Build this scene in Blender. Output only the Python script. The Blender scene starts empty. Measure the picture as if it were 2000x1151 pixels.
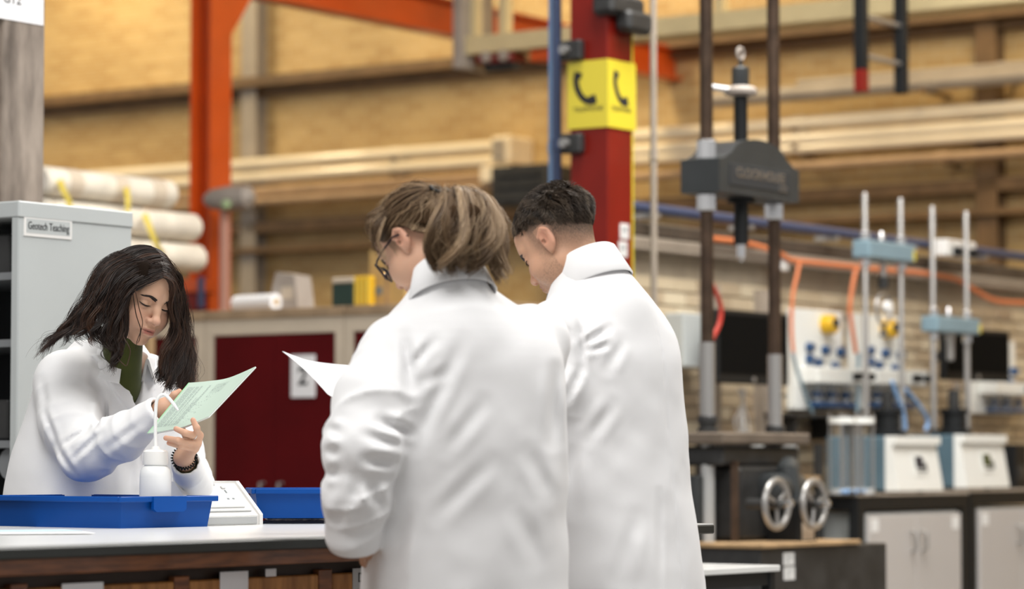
import bpy, math, random
import numpy as np
from mathutils import Vector, Matrix

# ------------------------------------------------------------------ camera, light, exposure
IW, IH, FPX = 2000, 1151, 5833.0
HORIZON = 903.0
CAMZ = 1.058
PITCH = math.atan((HORIZON - IH / 2) / FPX)
scene = bpy.context.scene
cam_d = bpy.data.cameras.new('camera')
cam_d.sensor_width = 36.0
cam_d.lens = FPX / IW * 36.0
cam_d.clip_end = 200
cam_d.dof.use_dof = True
cam_d.dof.focus_distance = 7.4
cam_d.dof.aperture_fstop = 3.1
cam = bpy.data.objects.new('camera', cam_d)
scene.collection.objects.link(cam)
cam.location = (0, 0, CAMZ)
cam.rotation_euler = (math.pi / 2 + PITCH, 0, 0)
scene.camera = cam

world = bpy.data.worlds.new('daylight')
scene.world = world
world.use_nodes = True
world.node_tree.nodes['Background'].inputs[0].default_value = (1.0, 0.985, 0.97, 1)
world.node_tree.nodes['Background'].inputs[1].default_value = 0.50

TH = math.radians(55.0)                       # the hall's own grid against the camera
CA, SA = math.cos(TH), math.sin(TH)
def ab(a, b, z=0.0):                          # hall coordinates (along the bench, across it) to world
    return Vector((a * CA - b * SA, a * SA + b * CA, z))

def area(name, loc, target, sx, sy, power, col):
    l = bpy.data.lights.new(name, 'AREA')
    l.shape = 'RECTANGLE'; l.size = sx; l.size_y = sy; l.energy = power; l.color = col
    o = bpy.data.objects.new(name, l)
    scene.collection.objects.link(o)
    o.location = loc
    o.rotation_euler = (Vector(target) - Vector(loc)).to_track_quat('-Z', 'Y').to_euler()
    return o
# roof lights over the teaching bench (daylight) and warm lamps along the far brick wall
area('rooflight_daylight', (-1.5, 4.0, 7.2), (-0.6, 7.0, 1.0), 6.0, 4.0, 610, (1.0, 0.985, 0.96))
area('rooflight_daylight', (3.5, 7.5, 7.2), (1.2, 9.0, 1.0), 5.0, 4.0, 520, (1.0, 0.985, 0.96))
area('rooflight_daylight', tuple(ab(11.5, 5.5, 7.2)), tuple(ab(12.6, 7.6, 0.5)), 5.0, 3.0, 820, (1.0, 0.97, 0.92))
for bb in (3.0, 8.5, 14.0, 19.5):
    area('wall_lamp', tuple(ab(19.6, bb, 7.2)), tuple(ab(21.3, bb, 4.6)), 0.6, 4.5, 250, (1.0, 0.80, 0.47))

scene.view_settings.view_transform = 'Standard'
scene.view_settings.look = 'None'
scene.view_settings.exposure = 0.07
scene.view_settings.gamma = 1.0
scene.view_settings.use_curve_mapping = False

# ------------------------------------------------------------------ pixel geometry of the photograph
def ray(px, py):
    x = (px - IW / 2) / FPX; y = -(py - IH / 2) / FPX
    return Vector((x, math.cos(PITCH) - y * math.sin(PITCH), math.sin(PITCH) + y * math.cos(PITCH)))
def W(px, py, d):                              # pixel at a depth
    r = ray(px, py); return Vector((r.x * d / r.y, d, CAMZ + r.z * d / r.y))
def _abz(r, t):
    return r.x * t * CA + r.y * t * SA, -r.x * t * SA + r.y * t * CA, CAMZ + r.z * t
def PB(px, py, b):                             # pixel on the vertical plane b: (a, b, z)
    r = ray(px, py); return _abz(r, b / (-r.x * SA + r.y * CA))
def PA(px, py, a):
    r = ray(px, py); return _abz(r, a / (r.x * CA + r.y * SA))
def PZ(px, py, z):
    r = ray(px, py); return _abz(r, (z - CAMZ) / r.z)

# ------------------------------------------------------------------ materials
MATS = {}
def mat(name, col, rough=0.5, metal=0.0, var=0.0, scale=8.0, bump=0.0, bscale=60.0, col2=None, stretch=None, trans=0.0, coat=0.0, spec=0.5, ior=1.45, alpha=1.0):
    m = bpy.data.materials.new(name); m.use_nodes = True
    nt = m.node_tree; p = nt.nodes['Principled BSDF']
    p.inputs['Base Color'].default_value = (*col, 1)
    p.inputs['Roughness'].default_value = rough
    p.inputs['Metallic'].default_value = metal
    p.inputs['Specular IOR Level'].default_value = spec
    p.inputs['IOR'].default_value = ior
    if trans: p.inputs['Transmission Weight'].default_value = trans
    if coat: p.inputs['Coat Weight'].default_value = coat
    if alpha < 1: p.inputs['Alpha'].default_value = alpha
    tc = nt.nodes.new('ShaderNodeTexCoord'); mp = nt.nodes.new('ShaderNodeMapping')
    nt.links.new(tc.outputs['Object'], mp.inputs[0])
    if stretch: mp.inputs['Scale'].default_value = stretch
    if var or col2:
        n = nt.nodes.new('ShaderNodeTexNoise'); n.inputs['Scale'].default_value = scale; n.inputs['Detail'].default_value = 5
        nt.links.new(mp.outputs[0], n.inputs['Vector'])
        r = nt.nodes.new('ShaderNodeValToRGB')
        c1 = tuple(max(0, c * (1 - var)) for c in col); c2 = col2 or tuple(min(1, c * (1 + var)) for c in col)
        r.color_ramp.elements[0].color = (*c1, 1); r.color_ramp.elements[0].position = 0.33
        r.color_ramp.elements[1].color = (*c2, 1); r.color_ramp.elements[1].position = 0.67
        nt.links.new(n.outputs[0], r.inputs[0]); nt.links.new(r.outputs[0], p.inputs['Base Color'])
    if bump:
        n2 = nt.nodes.new('ShaderNodeTexNoise'); n2.inputs['Scale'].default_value = bscale; n2.inputs['Detail'].default_value = 4
        nt.links.new(mp.outputs[0], n2.inputs['Vector'])
        b = nt.nodes.new('ShaderNodeBump'); b.inputs['Strength'].default_value = bump; b.inputs['Distance'].default_value = 0.01
        nt.links.new(n2.outputs[0], b.inputs['Height']); nt.links.new(b.outputs[0], p.inputs['Normal'])
    MATS[name] = m
    return m
def random_mat(name, cols, rough, island):
    m = mat(name, cols[0], rough, bump=0.25, bscale=50)
    nt = m.node_tree; p = nt.nodes['Principled BSDF']
    r = nt.nodes.new('ShaderNodeValToRGB'); e = r.color_ramp.elements
    e[0].color = (*cols[0], 1); e[1].color = (*cols[-1], 1)
    for i, c in enumerate(cols[1:-1]):
        k = e.new((i + 1) / (len(cols) - 1)); k.color = (*c, 1)
    if island:
        g = nt.nodes.new('ShaderNodeNewGeometry'); nt.links.new(g.outputs['Random Per Island'], r.inputs[0])
    else:
        g = nt.nodes.new('ShaderNodeObjectInfo'); nt.links.new(g.outputs['Random'], r.inputs[0])
    nt.links.new(r.outputs[0], p.inputs['Base Color'])
    return m
def brick_wall_mat():
    m = bpy.data.materials.new('far_brick'); m.use_nodes = True
    nt = m.node_tree; p = nt.nodes['Principled BSDF']; p.inputs['Roughness'].default_value = 0.6
    tc = nt.nodes.new('ShaderNodeTexCoord'); mp = nt.nodes.new('ShaderNodeMapping')
    mp.inputs['Rotation'].default_value = (math.pi / 2, 0, math.pi / 2)
    sx = nt.nodes.new('ShaderNodeSeparateXYZ'); cx = nt.nodes.new('ShaderNodeCombineXYZ')
    nt.links.new(tc.outputs['Object'], sx.inputs[0])
    nt.links.new(sx.outputs['Y'], cx.inputs['X']); nt.links.new(sx.outputs['Z'], cx.inputs['Y'])
    br = nt.nodes.new('ShaderNodeTexBrick')
    br.inputs['Scale'].default_value = 1.0; br.inputs['Brick Width'].default_value = 0.225; br.inputs['Row Height'].default_value = 0.075
    br.inputs['Mortar Size'].default_value = 0.007; br.inputs['Mortar Smooth'].default_value = 0.3
    br.inputs['Color1'].default_value = (0.61, 0.425, 0.19, 1); br.inputs['Color2'].default_value = (0.49, 0.315, 0.125, 1)
    br.inputs['Mortar'].default_value = (0.63, 0.49, 0.28, 1)
    nt.links.new(cx.outputs[0], br.inputs['Vector'])
    n = nt.nodes.new('ShaderNodeTexNoise'); n.inputs['Scale'].default_value = 0.9; n.inputs['Detail'].default_value = 6
    nt.links.new(cx.outputs[0], n.inputs['Vector'])
    mx = nt.nodes.new('ShaderNodeMixRGB'); mx.blend_type = 'MULTIPLY'; mx.inputs[0].default_value = 0.55
    rr = nt.nodes.new('ShaderNodeValToRGB'); rr.color_ramp.elements[0].position = 0.3; rr.color_ramp.elements[1].position = 0.7
    rr.color_ramp.elements[0].color = (0.62, 0.58, 0.52, 1); rr.color_ramp.elements[1].color = (1, 1, 1, 1)
    nt.links.new(n.outputs[0], rr.inputs[0]); nt.links.new(br.outputs['Color'], mx.inputs[1]); nt.links.new(rr.outputs[0], mx.inputs[2])
    nt.links.new(mx.outputs[0], p.inputs['Base Color'])
    bp = nt.nodes.new('ShaderNodeBump'); bp.inputs['Strength'].default_value = 0.5; bp.inputs['Distance'].default_value = 0.01
    nt.links.new(br.outputs['Fac'], bp.inputs['Height']); bp.invert = True
    nt.links.new(bp.outputs[0], p.inputs['Normal'])
    return m

M_brickfar = brick_wall_mat()
M_floor = mat('grey_floor_paint', (0.22, 0.21, 0.20), 0.45, var=0.15, scale=2, bump=0.1)
M_ceil = mat('ceiling_sheet', (0.55, 0.53, 0.50), 0.8, var=0.05, scale=3)
M_ledge = mat('brown_steel', (0.16, 0.095, 0.045), 0.55, var=0.2, scale=5)
M_pipe = mat('pale_lagged_pipe', (0.86, 0.75, 0.58), 0.22, var=0.06, scale=3, coat=0.4)
M_pipe2 = mat('tan_duct', (0.42, 0.28, 0.17), 0.5, var=0.12, scale=4)
M_greypipe = mat('grey_pipe', (0.36, 0.31, 0.26), 0.4, var=0.1, scale=4)
M_cream = mat('cream_steel', (0.66, 0.54, 0.30), 0.45, var=0.08, scale=4)
M_orange = mat('orange_paint', (0.62, 0.085, 0.008), 0.38, var=0.1, scale=3, coat=0.2)
M_red = mat('red_column_paint', (0.19, 0.010, 0.005), 0.4, var=0.12, scale=4, coat=0.15, spec=0.3)
M_doorred = mat('dark_red_paint', (0.088, 0.0015, 0.003), 0.55, var=0.12, scale=3, spec=0.15)
M_beige = mat('beige_frame', (0.60, 0.51, 0.40), 0.5, var=0.05, scale=5)
M_cuptop = mat('brown_board', (0.33, 0.23, 0.14), 0.55, var=0.2, scale=6)
M_steel = mat('pale_grey_steel', (0.50, 0.53, 0.53), 0.42, var=0.03, scale=3)
M_black = mat('black_paint', (0.010, 0.011, 0.012), 0.5, var=0.1, spec=0.3)
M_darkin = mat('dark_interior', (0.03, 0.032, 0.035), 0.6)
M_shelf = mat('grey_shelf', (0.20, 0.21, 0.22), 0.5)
M_white = mat('white_card', (0.80, 0.80, 0.79), 0.6)
M_paper = mat('white_paper', (0.86, 0.86, 0.88), 0.7)
M_ink = mat('black_ink', (0.02, 0.02, 0.022), 0.6)
M_greyink = mat('grey_ink', (0.20, 0.23, 0.24), 0.7)
M_worn = mat('worn_plaster_post', (0.17, 0.135, 0.11), 0.8, col2=(0.40, 0.335, 0.28), var=0.35, scale=6, stretch=(1.6, 1.6, 0.45), bump=0.4, bscale=25)
M_blue = mat('blue_tray_plastic', (0.001, 0.062, 0.30), 0.45, var=0.04, spec=0.25)
M_laminate = mat('white_laminate', (0.76, 0.77, 0.76), 0.22, var=0.02, scale=3)
M_edge = mat('black_edge_strip', (0.018, 0.020, 0.018), 0.35)
M_wood = mat('varnished_wood', (0.19, 0.060, 0.020), 0.4, col2=(0.30, 0.105, 0.034), var=0.35, scale=5, stretch=(2, 2, 18), coat=0.3)
M_panel = mat('plywood_front', (0.34, 0.135, 0.034), 0.45, col2=(0.52, 0.235, 0.066), var=0.25, scale=4, stretch=(12, 12, 1.5))
M_darkwood = mat('dark_wood', (0.035, 0.018, 0.010), 0.5, var=0.3)
M_plastic = mat('white_plastic', (0.80, 0.79, 0.77), 0.35)
M_greyplastic = mat('grey_plastic', (0.46, 0.47, 0.47), 0.4)
M_bottle = mat('milky_bottle', (0.82, 0.83, 0.83), 0.35)
M_cast = mat('cast_iron_grey', (0.036, 0.040, 0.042), 0.42, var=0.12, scale=6)
M_dark = mat('oily_dark_steel', (0.030, 0.030, 0.030), 0.45, var=0.3, scale=10)
M_rust = mat('brown_screw_thread', (0.095, 0.060, 0.040), 0.42, metal=0.4, var=0.25, scale=14)
M_chrome = mat('bright_steel', (0.68, 0.68, 0.69), 0.22, metal=0.9)
M_brushed = mat('brushed_steel', (0.42, 0.41, 0.40), 0.35, metal=0.7)
M_ivory = mat('machine_white', (0.84, 0.85, 0.82), 0.4)
M_slate = mat('slate_blue_paint', (0.095, 0.155, 0.195), 0.42, var=0.05)
M_sky = mat('pale_blue_paint', (0.21, 0.31, 0.37), 0.4, var=0.04)
M_yellow = mat('yellow_sign', (0.72, 0.60, 0.045), 0.22, coat=0.5)
M_yplastic = mat('yellow_plastic', (0.72, 0.42, 0.02), 0.4)
M_ystrap = mat('yellow_strap', (0.74, 0.58, 0.10), 0.6)
M_bluevalve = mat('navy_valve', (0.012, 0.055, 0.15), 0.35)
M_navy = mat('navy_conduit', (0.04, 0.06, 0.13), 0.35)
M_bluehose = mat('pale_blue_hose', (0.20, 0.36, 0.62), 0.4)
M_orangehose = mat('orange_hose', (0.66, 0.20, 0.075), 0.5)
M_redcable = mat('red_cable', (0.45, 0.035, 0.02), 0.4)
M_acryl = mat('clear_acrylic', (0.95, 0.97, 0.98), 0.05, trans=0.97, ior=1.08)
M_screen = mat('black_screen', (0.004, 0.0045, 0.005), 0.5, spec=0.05)
M_lcd = mat('dark_lcd', (0.02, 0.03, 0.05), 0.2)
M_lcdg = mat('green_lcd', (0.05, 0.07, 0.03), 0.2)
M_door = mat('pale_grey_laminate', (0.50, 0.475, 0.46), 0.45, var=0.02, scale=3)
M_band = mat('brown_grey_band', (0.15, 0.118, 0.09), 0.7, var=0.2, scale=4)
M_trunk = mat('grey_trunking', (0.33, 0.28, 0.23), 0.5, var=0.08)
M_roll = mat('white_wrapped_tube', (0.74, 0.68, 0.58), 0.45, var=0.12, scale=9)
M_rollend = mat('tube_end', (0.80, 0.74, 0.66), 0.6, var=0.08)
M_card = mat('cardboard', (0.52, 0.34, 0.13), 0.7, var=0.06)
M_timber = mat('timber_bearer', (0.38, 0.25, 0.13), 0.7, var=0.2)
M_greenbox = mat('dark_green_box', (0.02, 0.045, 0.035), 0.5)
M_conduit = mat('pinkish_conduit', (0.52, 0.26, 0.19), 0.45)
M_greylamp = mat('grey_fitting', (0.38, 0.33, 0.29), 0.5, var=0.1)
M_greenled = mat('green_lens', (0.42, 0.55, 0.30), 0.3)
M_brick_i = random_mat('buff_brick', [(0.48, 0.38, 0.25), (0.60, 0.50, 0.35), (0.40, 0.30, 0.20), (0.55, 0.45, 0.31), (0.64, 0.55, 0.40)], 0.6, False)
M_brick_s = random_mat('buff_brick_rest', [(0.48, 0.38, 0.25), (0.60, 0.50, 0.35), (0.40, 0.30, 0.20), (0.55, 0.45, 0.31), (0.64, 0.55, 0.40)], 0.6, True)
M_mortar = mat('mortar', (0.40, 0.34, 0.26), 0.8, var=0.1)

# ------------------------------------------------------------------ mesh helpers
COL = scene.collection
class MB:
    def __init__(s): s.v = []; s.f = []
    def add(s, vs, fs):
        o = len(s.v); s.v += [tuple(v) for v in vs]; s.f += [tuple(i + o for i in f) for f in fs]; return s
    def box(s, x0, x1, y0, y1, z0, z1, ch=0.0):
        x0, x1 = min(x0, x1), max(x0, x1); y0, y1 = min(y0, y1), max(y0, y1); z0, z1 = min(z0, z1), max(z0, z1)
        if ch <= 0:
            return s.add([(x0, y0, z0), (x1, y0, z0), (x1, y1, z0), (x0, y1, z0), (x0, y0, z1), (x1, y0, z1), (x1, y1, z1), (x0, y1, z1)],
                         [(0, 3, 2, 1), (4, 5, 6, 7), (0, 1, 5, 4), (1, 2, 6, 5), (2, 3, 7, 6), (3, 0, 4, 7)])
        c = min(ch, (x1 - x0) * .45, (y1 - y0) * .45, (z1 - z0) * .45)
        vs = []; idx = {}
        for i, (X, sx) in enumerate(((x0, 1), (x1, -1))):
            for j, (Y, sy) in enumerate(((y0, 1), (y1, -1))):
                for k, (Z, sz) in enumerate(((z0, 1), (z1, -1))):
                    for ax in range(3):
                        idx[i, j, k, ax] = len(vs)
                        vs.append((X + (0 if ax == 0 else sx * c), Y + (0 if ax == 1 else sy * c), Z + (0 if ax == 2 else sz * c)))
        fs = []
        for ax in range(3):
            for e in (0, 1):
                def key(u, w):
                    t = [0, 0, 0]; t[ax] = e; t[(ax + 1) % 3] = u; t[(ax + 2) % 3] = w; return idx[(*t, ax)]
                q = [key(0, 0), key(1, 0), key(1, 1), key(0, 1)]
                fs.append(q if e else q[::-1])
        for ax in range(3):
            o1, o2 = (ax + 1) % 3, (ax + 2) % 3
            for u in (0, 1):
                for w in (0, 1):
                    t0 = [0, 0, 0]; t0[o1] = u; t0[o2] = w; t1 = list(t0); t1[ax] = 1
                    q = [idx[(*t0, o1)], idx[(*t1, o1)], idx[(*t1, o2)], idx[(*t0, o2)]]
                    fs.append(q if (u ^ w) == 0 else q[::-1])
        for i in (0, 1):
            for j in (0, 1):
                for k in (0, 1):
                    q = [idx[i, j, k, 0], idx[i, j, k, 1], idx[i, j, k, 2]]
                    fs.append(q if (i + j + k) % 2 else q[::-1])
        return s.add(vs, fs)
    def tube(s, pts, r, n=10, cap=True, closed=False):
        pts = [Vector(p) for p in pts]; m = len(pts)
        rs = [r] * m if isinstance(r, (int, float)) else list(r)
        up = None; vs = []
        for i, p in enumerate(pts):
            if closed: t = pts[(i + 1) % m] - pts[i - 1]
            else: t = (pts[min(i + 1, m - 1)] - pts[max(i - 1, 0)])
            t.normalize()
            if up is None:
                up = Vector((0, 0, 1)) if abs(t.z) < .9 else Vector((1, 0, 0))
            u = up - t * up.dot(t)
            if u.length < 1e-5: u = t.orthogonal()
            u.normalize(); w = t.cross(u); up = u
            for k in range(n):
                an = 2 * math.pi * k / n
                vs.append(p + (u * math.cos(an) + w * math.sin(an)) * rs[i])
        fs = []
        for i in range(m if closed else m - 1):
            j = (i + 1) % m
            for k in range(n):
                fs.append((i * n + k, i * n + (k + 1) % n, j * n + (k + 1) % n, j * n + k))
        if cap and not closed:
            fs.append(tuple(range(n))[::-1]); fs.append(tuple((m - 1) * n + k for k in range(n)))
        return s.add(vs, fs)
    def cyl(s, p0, p1, r0, r1=None, n=16): return s.tube([p0, p1], [r0, r0 if r1 is None else r1], n)
    def lathe(s, prof, n=24, c=(0, 0, 0), axis='z'):
        vs = []; m = len(prof)
        for (r, h) in prof:
            for k in range(n):
                an = 2 * math.pi * k / n; x, y = r * math.cos(an), r * math.sin(an)
                if axis == 'z': vs.append((c[0] + x, c[1] + y, c[2] + h))
                elif axis == 'x': vs.append((c[0] + h, c[1] + x, c[2] + y))
                else: vs.append((c[0] + y, c[1] + h, c[2] + x))
        fs = [(i * n + k, i * n + (k + 1) % n, (i + 1) * n + (k + 1) % n, (i + 1) * n + k) for i in range(m - 1) for k in range(n)]
        fs.append(tuple(range(n))[::-1]); fs.append(tuple((m - 1) * n + k for k in range(n)))
        return s.add(vs, fs)
    def prism(s, poly, axis, c0, c1):
        n = len(poly); vs = []
        for c in (c0, c1):
            for (u, w) in poly:
                vs.append({'x': (c, u, w), 'y': (u, c, w), 'z': (u, w, c)}[axis])
        ar = sum(poly[i][0] * poly[(i + 1) % n][1] - poly[(i + 1) % n][0] * poly[i][1] for i in range(n))
        flip = (ar > 0) ^ (axis == 'y') ^ (c1 < c0)
        fs = [tuple(range(n))[::-1], tuple(range(n, 2 * n))] + [(i, (i + 1) % n, (i + 1) % n + n, i + n) for i in range(n)]
        if not flip: fs = [f[::-1] for f in fs]
        return s.add(vs, fs)
    def build(s, name, m, parent=None, smooth=35, loc=None, rot=None):
        me = bpy.data.meshes.new(name); me.from_pydata(s.v, [], s.f); me.update()
        if m is not None: me.materials.append(m)
        if smooth:
            me.shade_smooth(); me.set_sharp_from_angle(angle=math.radians(smooth))
        return link(name, me, parent, loc, rot)
def link(name, me, parent=None, loc=None, rot=None):
    o = bpy.data.objects.new(name, me); COL.objects.link(o)
    if parent is not None: o.parent = parent
    if loc is not None: o.location = loc
    if rot is not None: o.rotation_euler = rot
    return o
def tag(o, label=None, cat=None, group=None, kind=None):
    if label: o['label'] = label
    if cat: o['category'] = cat
    if group: o['group'] = group
    if kind: o['kind'] = kind
    return o
def thing(name, label, cat, a, b, z=0.0, rot=0.0, group=None, world=None):
    o = bpy.data.objects.new(name, None); COL.objects.link(o); o.empty_display_size = 0.1
    o.location = world if world is not None else ab(a, b, z); o.rotation_euler = (0, 0, TH + rot)
    return tag(o, label, cat, group)
def struct(name, a, b, z=0.0):
    o = bpy.data.objects.new(name, None); COL.objects.link(o); o.location = ab(a, b, z); o.rotation_euler = (0, 0, TH)
    return tag(o, kind='structure')
def one(name, mb, m, a, b, z, label, cat, group=None, rot=0.0, smooth=35):
    o = mb.build(name, m, None, smooth); o.location = ab(a, b, z); o.rotation_euler = (0, 0, TH + rot)
    return tag(o, label, cat, group)
def setting(name, mb, m, a=0, b=0, z=0, smooth=35):
    o = mb.build(name, m, None, smooth); o.location = ab(a, b, z); o.rotation_euler = (0, 0, TH)
    return tag(o, kind='structure')
def dup(o, parent):
    c = o.copy(); COL.objects.link(c); c.parent = parent
    for ch in list(o.children): dup(ch, c)
    return c
def text(txt, size, m, parent, loc, face='-y', name='lettering', ext=0.0006, bold=0.0, sx=1.0):
    cu = bpy.data.curves.new('t', 'FONT'); cu.body = txt; cu.size = size; cu.extrude = ext; cu.offset = bold
    cu.align_x = 'CENTER'; cu.align_y = 'CENTER'; cu.resolution_u = 3
    t = bpy.data.objects.new('t', cu); COL.objects.link(t)
    dg = bpy.context.evaluated_depsgraph_get(); dg.update()
    me = bpy.data.meshes.new_from_object(t.evaluated_get(dg)); bpy.data.objects.remove(t); bpy.data.curves.remove(cu)
    me.materials.clear(); me.materials.append(m)
    o = link(name, me, parent, loc, (math.pi / 2, 0, 0 if face == '-y' else -math.pi / 2)); o.scale = (sx, 1, 1)
    return o
def ringpts(c, r, n, plane='xz', ph=0, arc=2 * math.pi, r2=None):
    out = []
    for k in range(n):
        t = ph + arc * k / (n if abs(arc - 2 * math.pi) < 1e-6 else n - 1)
        u, w = r * math.cos(t), (r2 or r) * math.sin(t)
        out.append({'xz': (c[0] + u, c[1], c[2] + w), 'xy': (c[0] + u, c[1] + w, c[2]), 'yz': (c[0], c[1] + u, c[2] + w)}[plane])
    return out
def smooth_path(pts, k=6):
    pts = [Vector(p) for p in pts]; out = []
    for i in range(len(pts) - 1):
        p0, p1, p2, p3 = pts[max(i - 1, 0)], pts[i], pts[i + 1], pts[min(i + 2, len(pts) - 1)]
        for j in range(k):
            t = j / k
            out.append(0.5 * ((2 * p1) + (p2 - p0) * t + (2 * p0 - 5 * p1 + 4 * p2 - p3) * t * t + (3 * p1 - p0 - 3 * p2 + p3) * t ** 3))
    out.append(pts[-1]); return out
rnd = random.Random(7)
# ------------------------------------------------------------------ the hall
FW = 21.3                                       # far brick wall
LW = 8.27                                       # low brick wall behind the test machines
setting('floor', MB().box(-8, FW + .2, -12, 26, -0.1, 0), M_floor, smooth=0)
setting('ceiling', MB().box(-2, FW + .2, -12, 26, 7.6, 7.75), M_ceil, smooth=0)
setting('wall_far', MB().box(FW, FW + .2, -6, 26, 0, 7.6), M_brickfar, smooth=0)
zl = PA(600, 150, FW - .2)[2]
setting('trim_1', MB().box(FW - .26, FW, -6, 26, zl - .05, zl + .04).box(FW - .10, FW, -6, 26, zl - .12, zl - .05), M_ledge)
setting('trim_2', MB().box(FW - .16, FW, -6, 26, 3.17, 3.27).box(FW - .22, FW, -6, 26, 2.98, 3.03), M_ledge)
for i, px in enumerate((493, 1932)):
    b0 = PA(px, 200, FW - .1)[1]
    s = MB().box(-.16, -.145, -.09, .09, 0, 7.6).box(-.02, 0, -.09, .09, 0, 7.6).box(-.15, -.01, -.01, .01, 0, 7.6)
    setting('trim_%d' % (3 + i), s, M_ledge if i else M_greypipe, FW, b0)
ca = PA(975, 300, FW - .3)[1]
cb = PA(1235, 300, FW - .3)[1]
def wall_pipe(name, b0, b1, z, r, m, label, off=.25, brackets=4):
    t = thing(name, label, 'pipe', FW - off, b0, z)
    L = b1 - b0
    MB().cyl((0, 0, 0), (0, L, 0), r, n=20).build('pipe_run', m, t)
    for k in range(brackets):
        y = L * (k + .5) / brackets
        MB().box(-.02 - r, off, y - .02, y + .02, -r - .018, -r + .012).build('bracket', M_ledge, t)
        MB().cyl((0, y - .05, 0), (0, y + .05, 0), r + .008, n=20).build('coupling', m, t)
wall_pipe('lagged_pipe', ca, 24, PA(480, 322, FW - .25)[2], .055, M_pipe, 'upper pale pipe along the far brick wall, left of the red column')
wall_pipe('lagged_pipe', ca, 24, PA(480, 349, FW - .25)[2], .055, M_pipe, 'second pale pipe down on the far brick wall, left of the red column')
wall_pipe('lagged_pipe', 1.0, cb, PA(480, 322, FW - .25)[2], .055, M_pipe, 'upper bright pipe along the far wall behind the load frame columns')
wall_pipe('lagged_pipe', 1.0, cb, PA(480, 349, FW - .25)[2], .055, M_pipe, 'second bright pipe down behind the load frame columns')
wall_pipe('lagged_pipe', 1.0, cb, PA(1800, 275, FW - .25)[2], .045, M_pipe, 'third and lowest bright pipe behind the load frame columns')
wall_pipe('tan_pipe', ca, 24, PA(480, 378, FW - .25)[2], .05, M_pipe2, 'tan pipe under the two pale pipes on the far wall, left half')
wall_pipe('tan_pipe', 1.0, 24, PA(480, 397, FW - .25)[2], .04, M_pipe2, 'thin brown pipe running below the bright pipes along the whole far wall', .3, 6)
wall_pipe('grey_pipe', 1.0, PA(1395, 180, FW - .4)[1], PA(1800, 168, FW - .25)[2], .065, M_greypipe, 'thick grey pipe above the bright pipes at the right of the far wall', .4, 3)
wall_pipe('grey_pipe', 1.0, PA(1560, 160, FW - .3)[1], PA(1800, 146, FW - .25)[2], .035, M_greypipe, 'thin grey pipe above the thick grey one, right of the far wall', .3, 3)
t = thing('junction_box', 'cream junction box where the pale pipes end beside the red column', 'junction box', FW - .3, ca - .16, 3.45)
MB().box(-.10, .3, -.02, .30, .02, .16, .01).box(-.08, .3, .0, .2, .18, .42, .02).build('housing', M_pipe, t)
MB().box(-.11, -.09, .04, .16, .22, .38, .005).build('cover', M_greypipe, t)
one('dark_recess_box', MB().box(-.25, .25, -.28, .28, 0, .34, .01).box(-.27, -.24, -.22, .22, .05, .09).box(-.27, -.24, -.22, .22, .15, .19).box(-.27, -.24, -.22, .22, .25, .29), M_dark,
    FW - .66, PA(1045, 330, FW - .66)[1], 3.20, 'dark louvred box between the pale pipes and the red column', 'vent box')

# low brick wall: bricks as pieces
LA0 = PB(1182, 600, LW)[0]; LA1 = 20.9
lowwall = setting('wall_low', MB().box(0, LA1 - LA0, 0.02, .22, 0, 2.30), M_mortar, LA0, LW, 0, 0)
bm_ = MB().box(-.107, .107, 0, .05, -.0325, .0325, .004)
bme = bpy.data.meshes.new('brick'); bme.from_pydata(bm_.v, [], bm_.f); bme.materials.append(M_brick_i)
rest = MB(); spots = []
for row in range(27):
    z = .0375 + row * .075
    for k in range(int((LA1 - LA0) / .225) - 1):
        x = .1125 + k * .225 + (.1125 if row % 2 else 0)
        spots.append((x, z, rnd.uniform(-.004, .003)))
seen = [s for s in spots if s[1] > .98 and s[0] < 7.2]
seen.sort(key=lambda s: s[0] - s[1] * .8); seen_set = set(seen[:300])
for s in spots:
    if s in seen_set: link('brick', bme, lowwall, (s[0], s[2], s[1]))
    else: rest.box(s[0] - .107, s[0] + .107, s[2], .05, s[1] - .0325, s[1] + .0325, 0)
tag(rest.build('brick_rest', M_brick_s, lowwall, 0), kind='stuff')
zb = PB(1300, 484, LW)[2]
for k in range(14):
    MB().box(.004, .616, -.03, .02, zb + .05, 2.29, .004).build('fascia_board', M_band, lowwall, loc=(k * .62, 0, 0))  # brown-grey band, darker than the bricks, along the top of the wall

def run_b(name, pts, r, m, label, cat, b, group=None, n=8):   # a hose or pipe given by pixels on a plane parallel to the low wall
    P = [PB(x, y, b) for x, y in pts]; a0, _, z0 = P[0]
    L = [(p[0] - a0, 0, p[2] - z0) for p in P]
    return one(name, MB().tube(smooth_path(L), r, n), m, a0, b, z0, label, cat, group)
zc = PB(1250, 405, LW - .1)[2]
t = thing('navy_conduit', 'dark blue conduit running along the top of the low brick wall', 'conduit', LA0, LW - .1, zc)
MB().cyl((0, 0, 0), (8.5, 0, 0), .028, n=12).build('conduit_run', M_navy, t)
for k in range(9): MB().box(k * .95 + .3, k * .95 + .34, -.02, .12, -.045, -.02).build('clip', M_brushed, t)
t = thing('cable_trunking', 'grey cable trunking along the low brick wall above the machines', 'trunking', LA0, LW - .04, zb)
MB().box(0, 8.4, -.03, .04, -.03, .035, .004).build('trunk', M_trunk, t)
MB().box(0, 8.4, -.034, -.03, -.002, .002).build('lid_seam', M_band, t)
run_b('orange_hose', [(1385, 466), (1450, 474), (1515, 492), (1545, 508), (1600, 515), (1650, 520), (1720, 527), (1800, 534), (1865, 545), (1900, 565), (1945, 588), (2010, 592)], .016, M_orangehose, 'long orange hose looped along the trunking to the right edge', 'hose', LW - .11)
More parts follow.
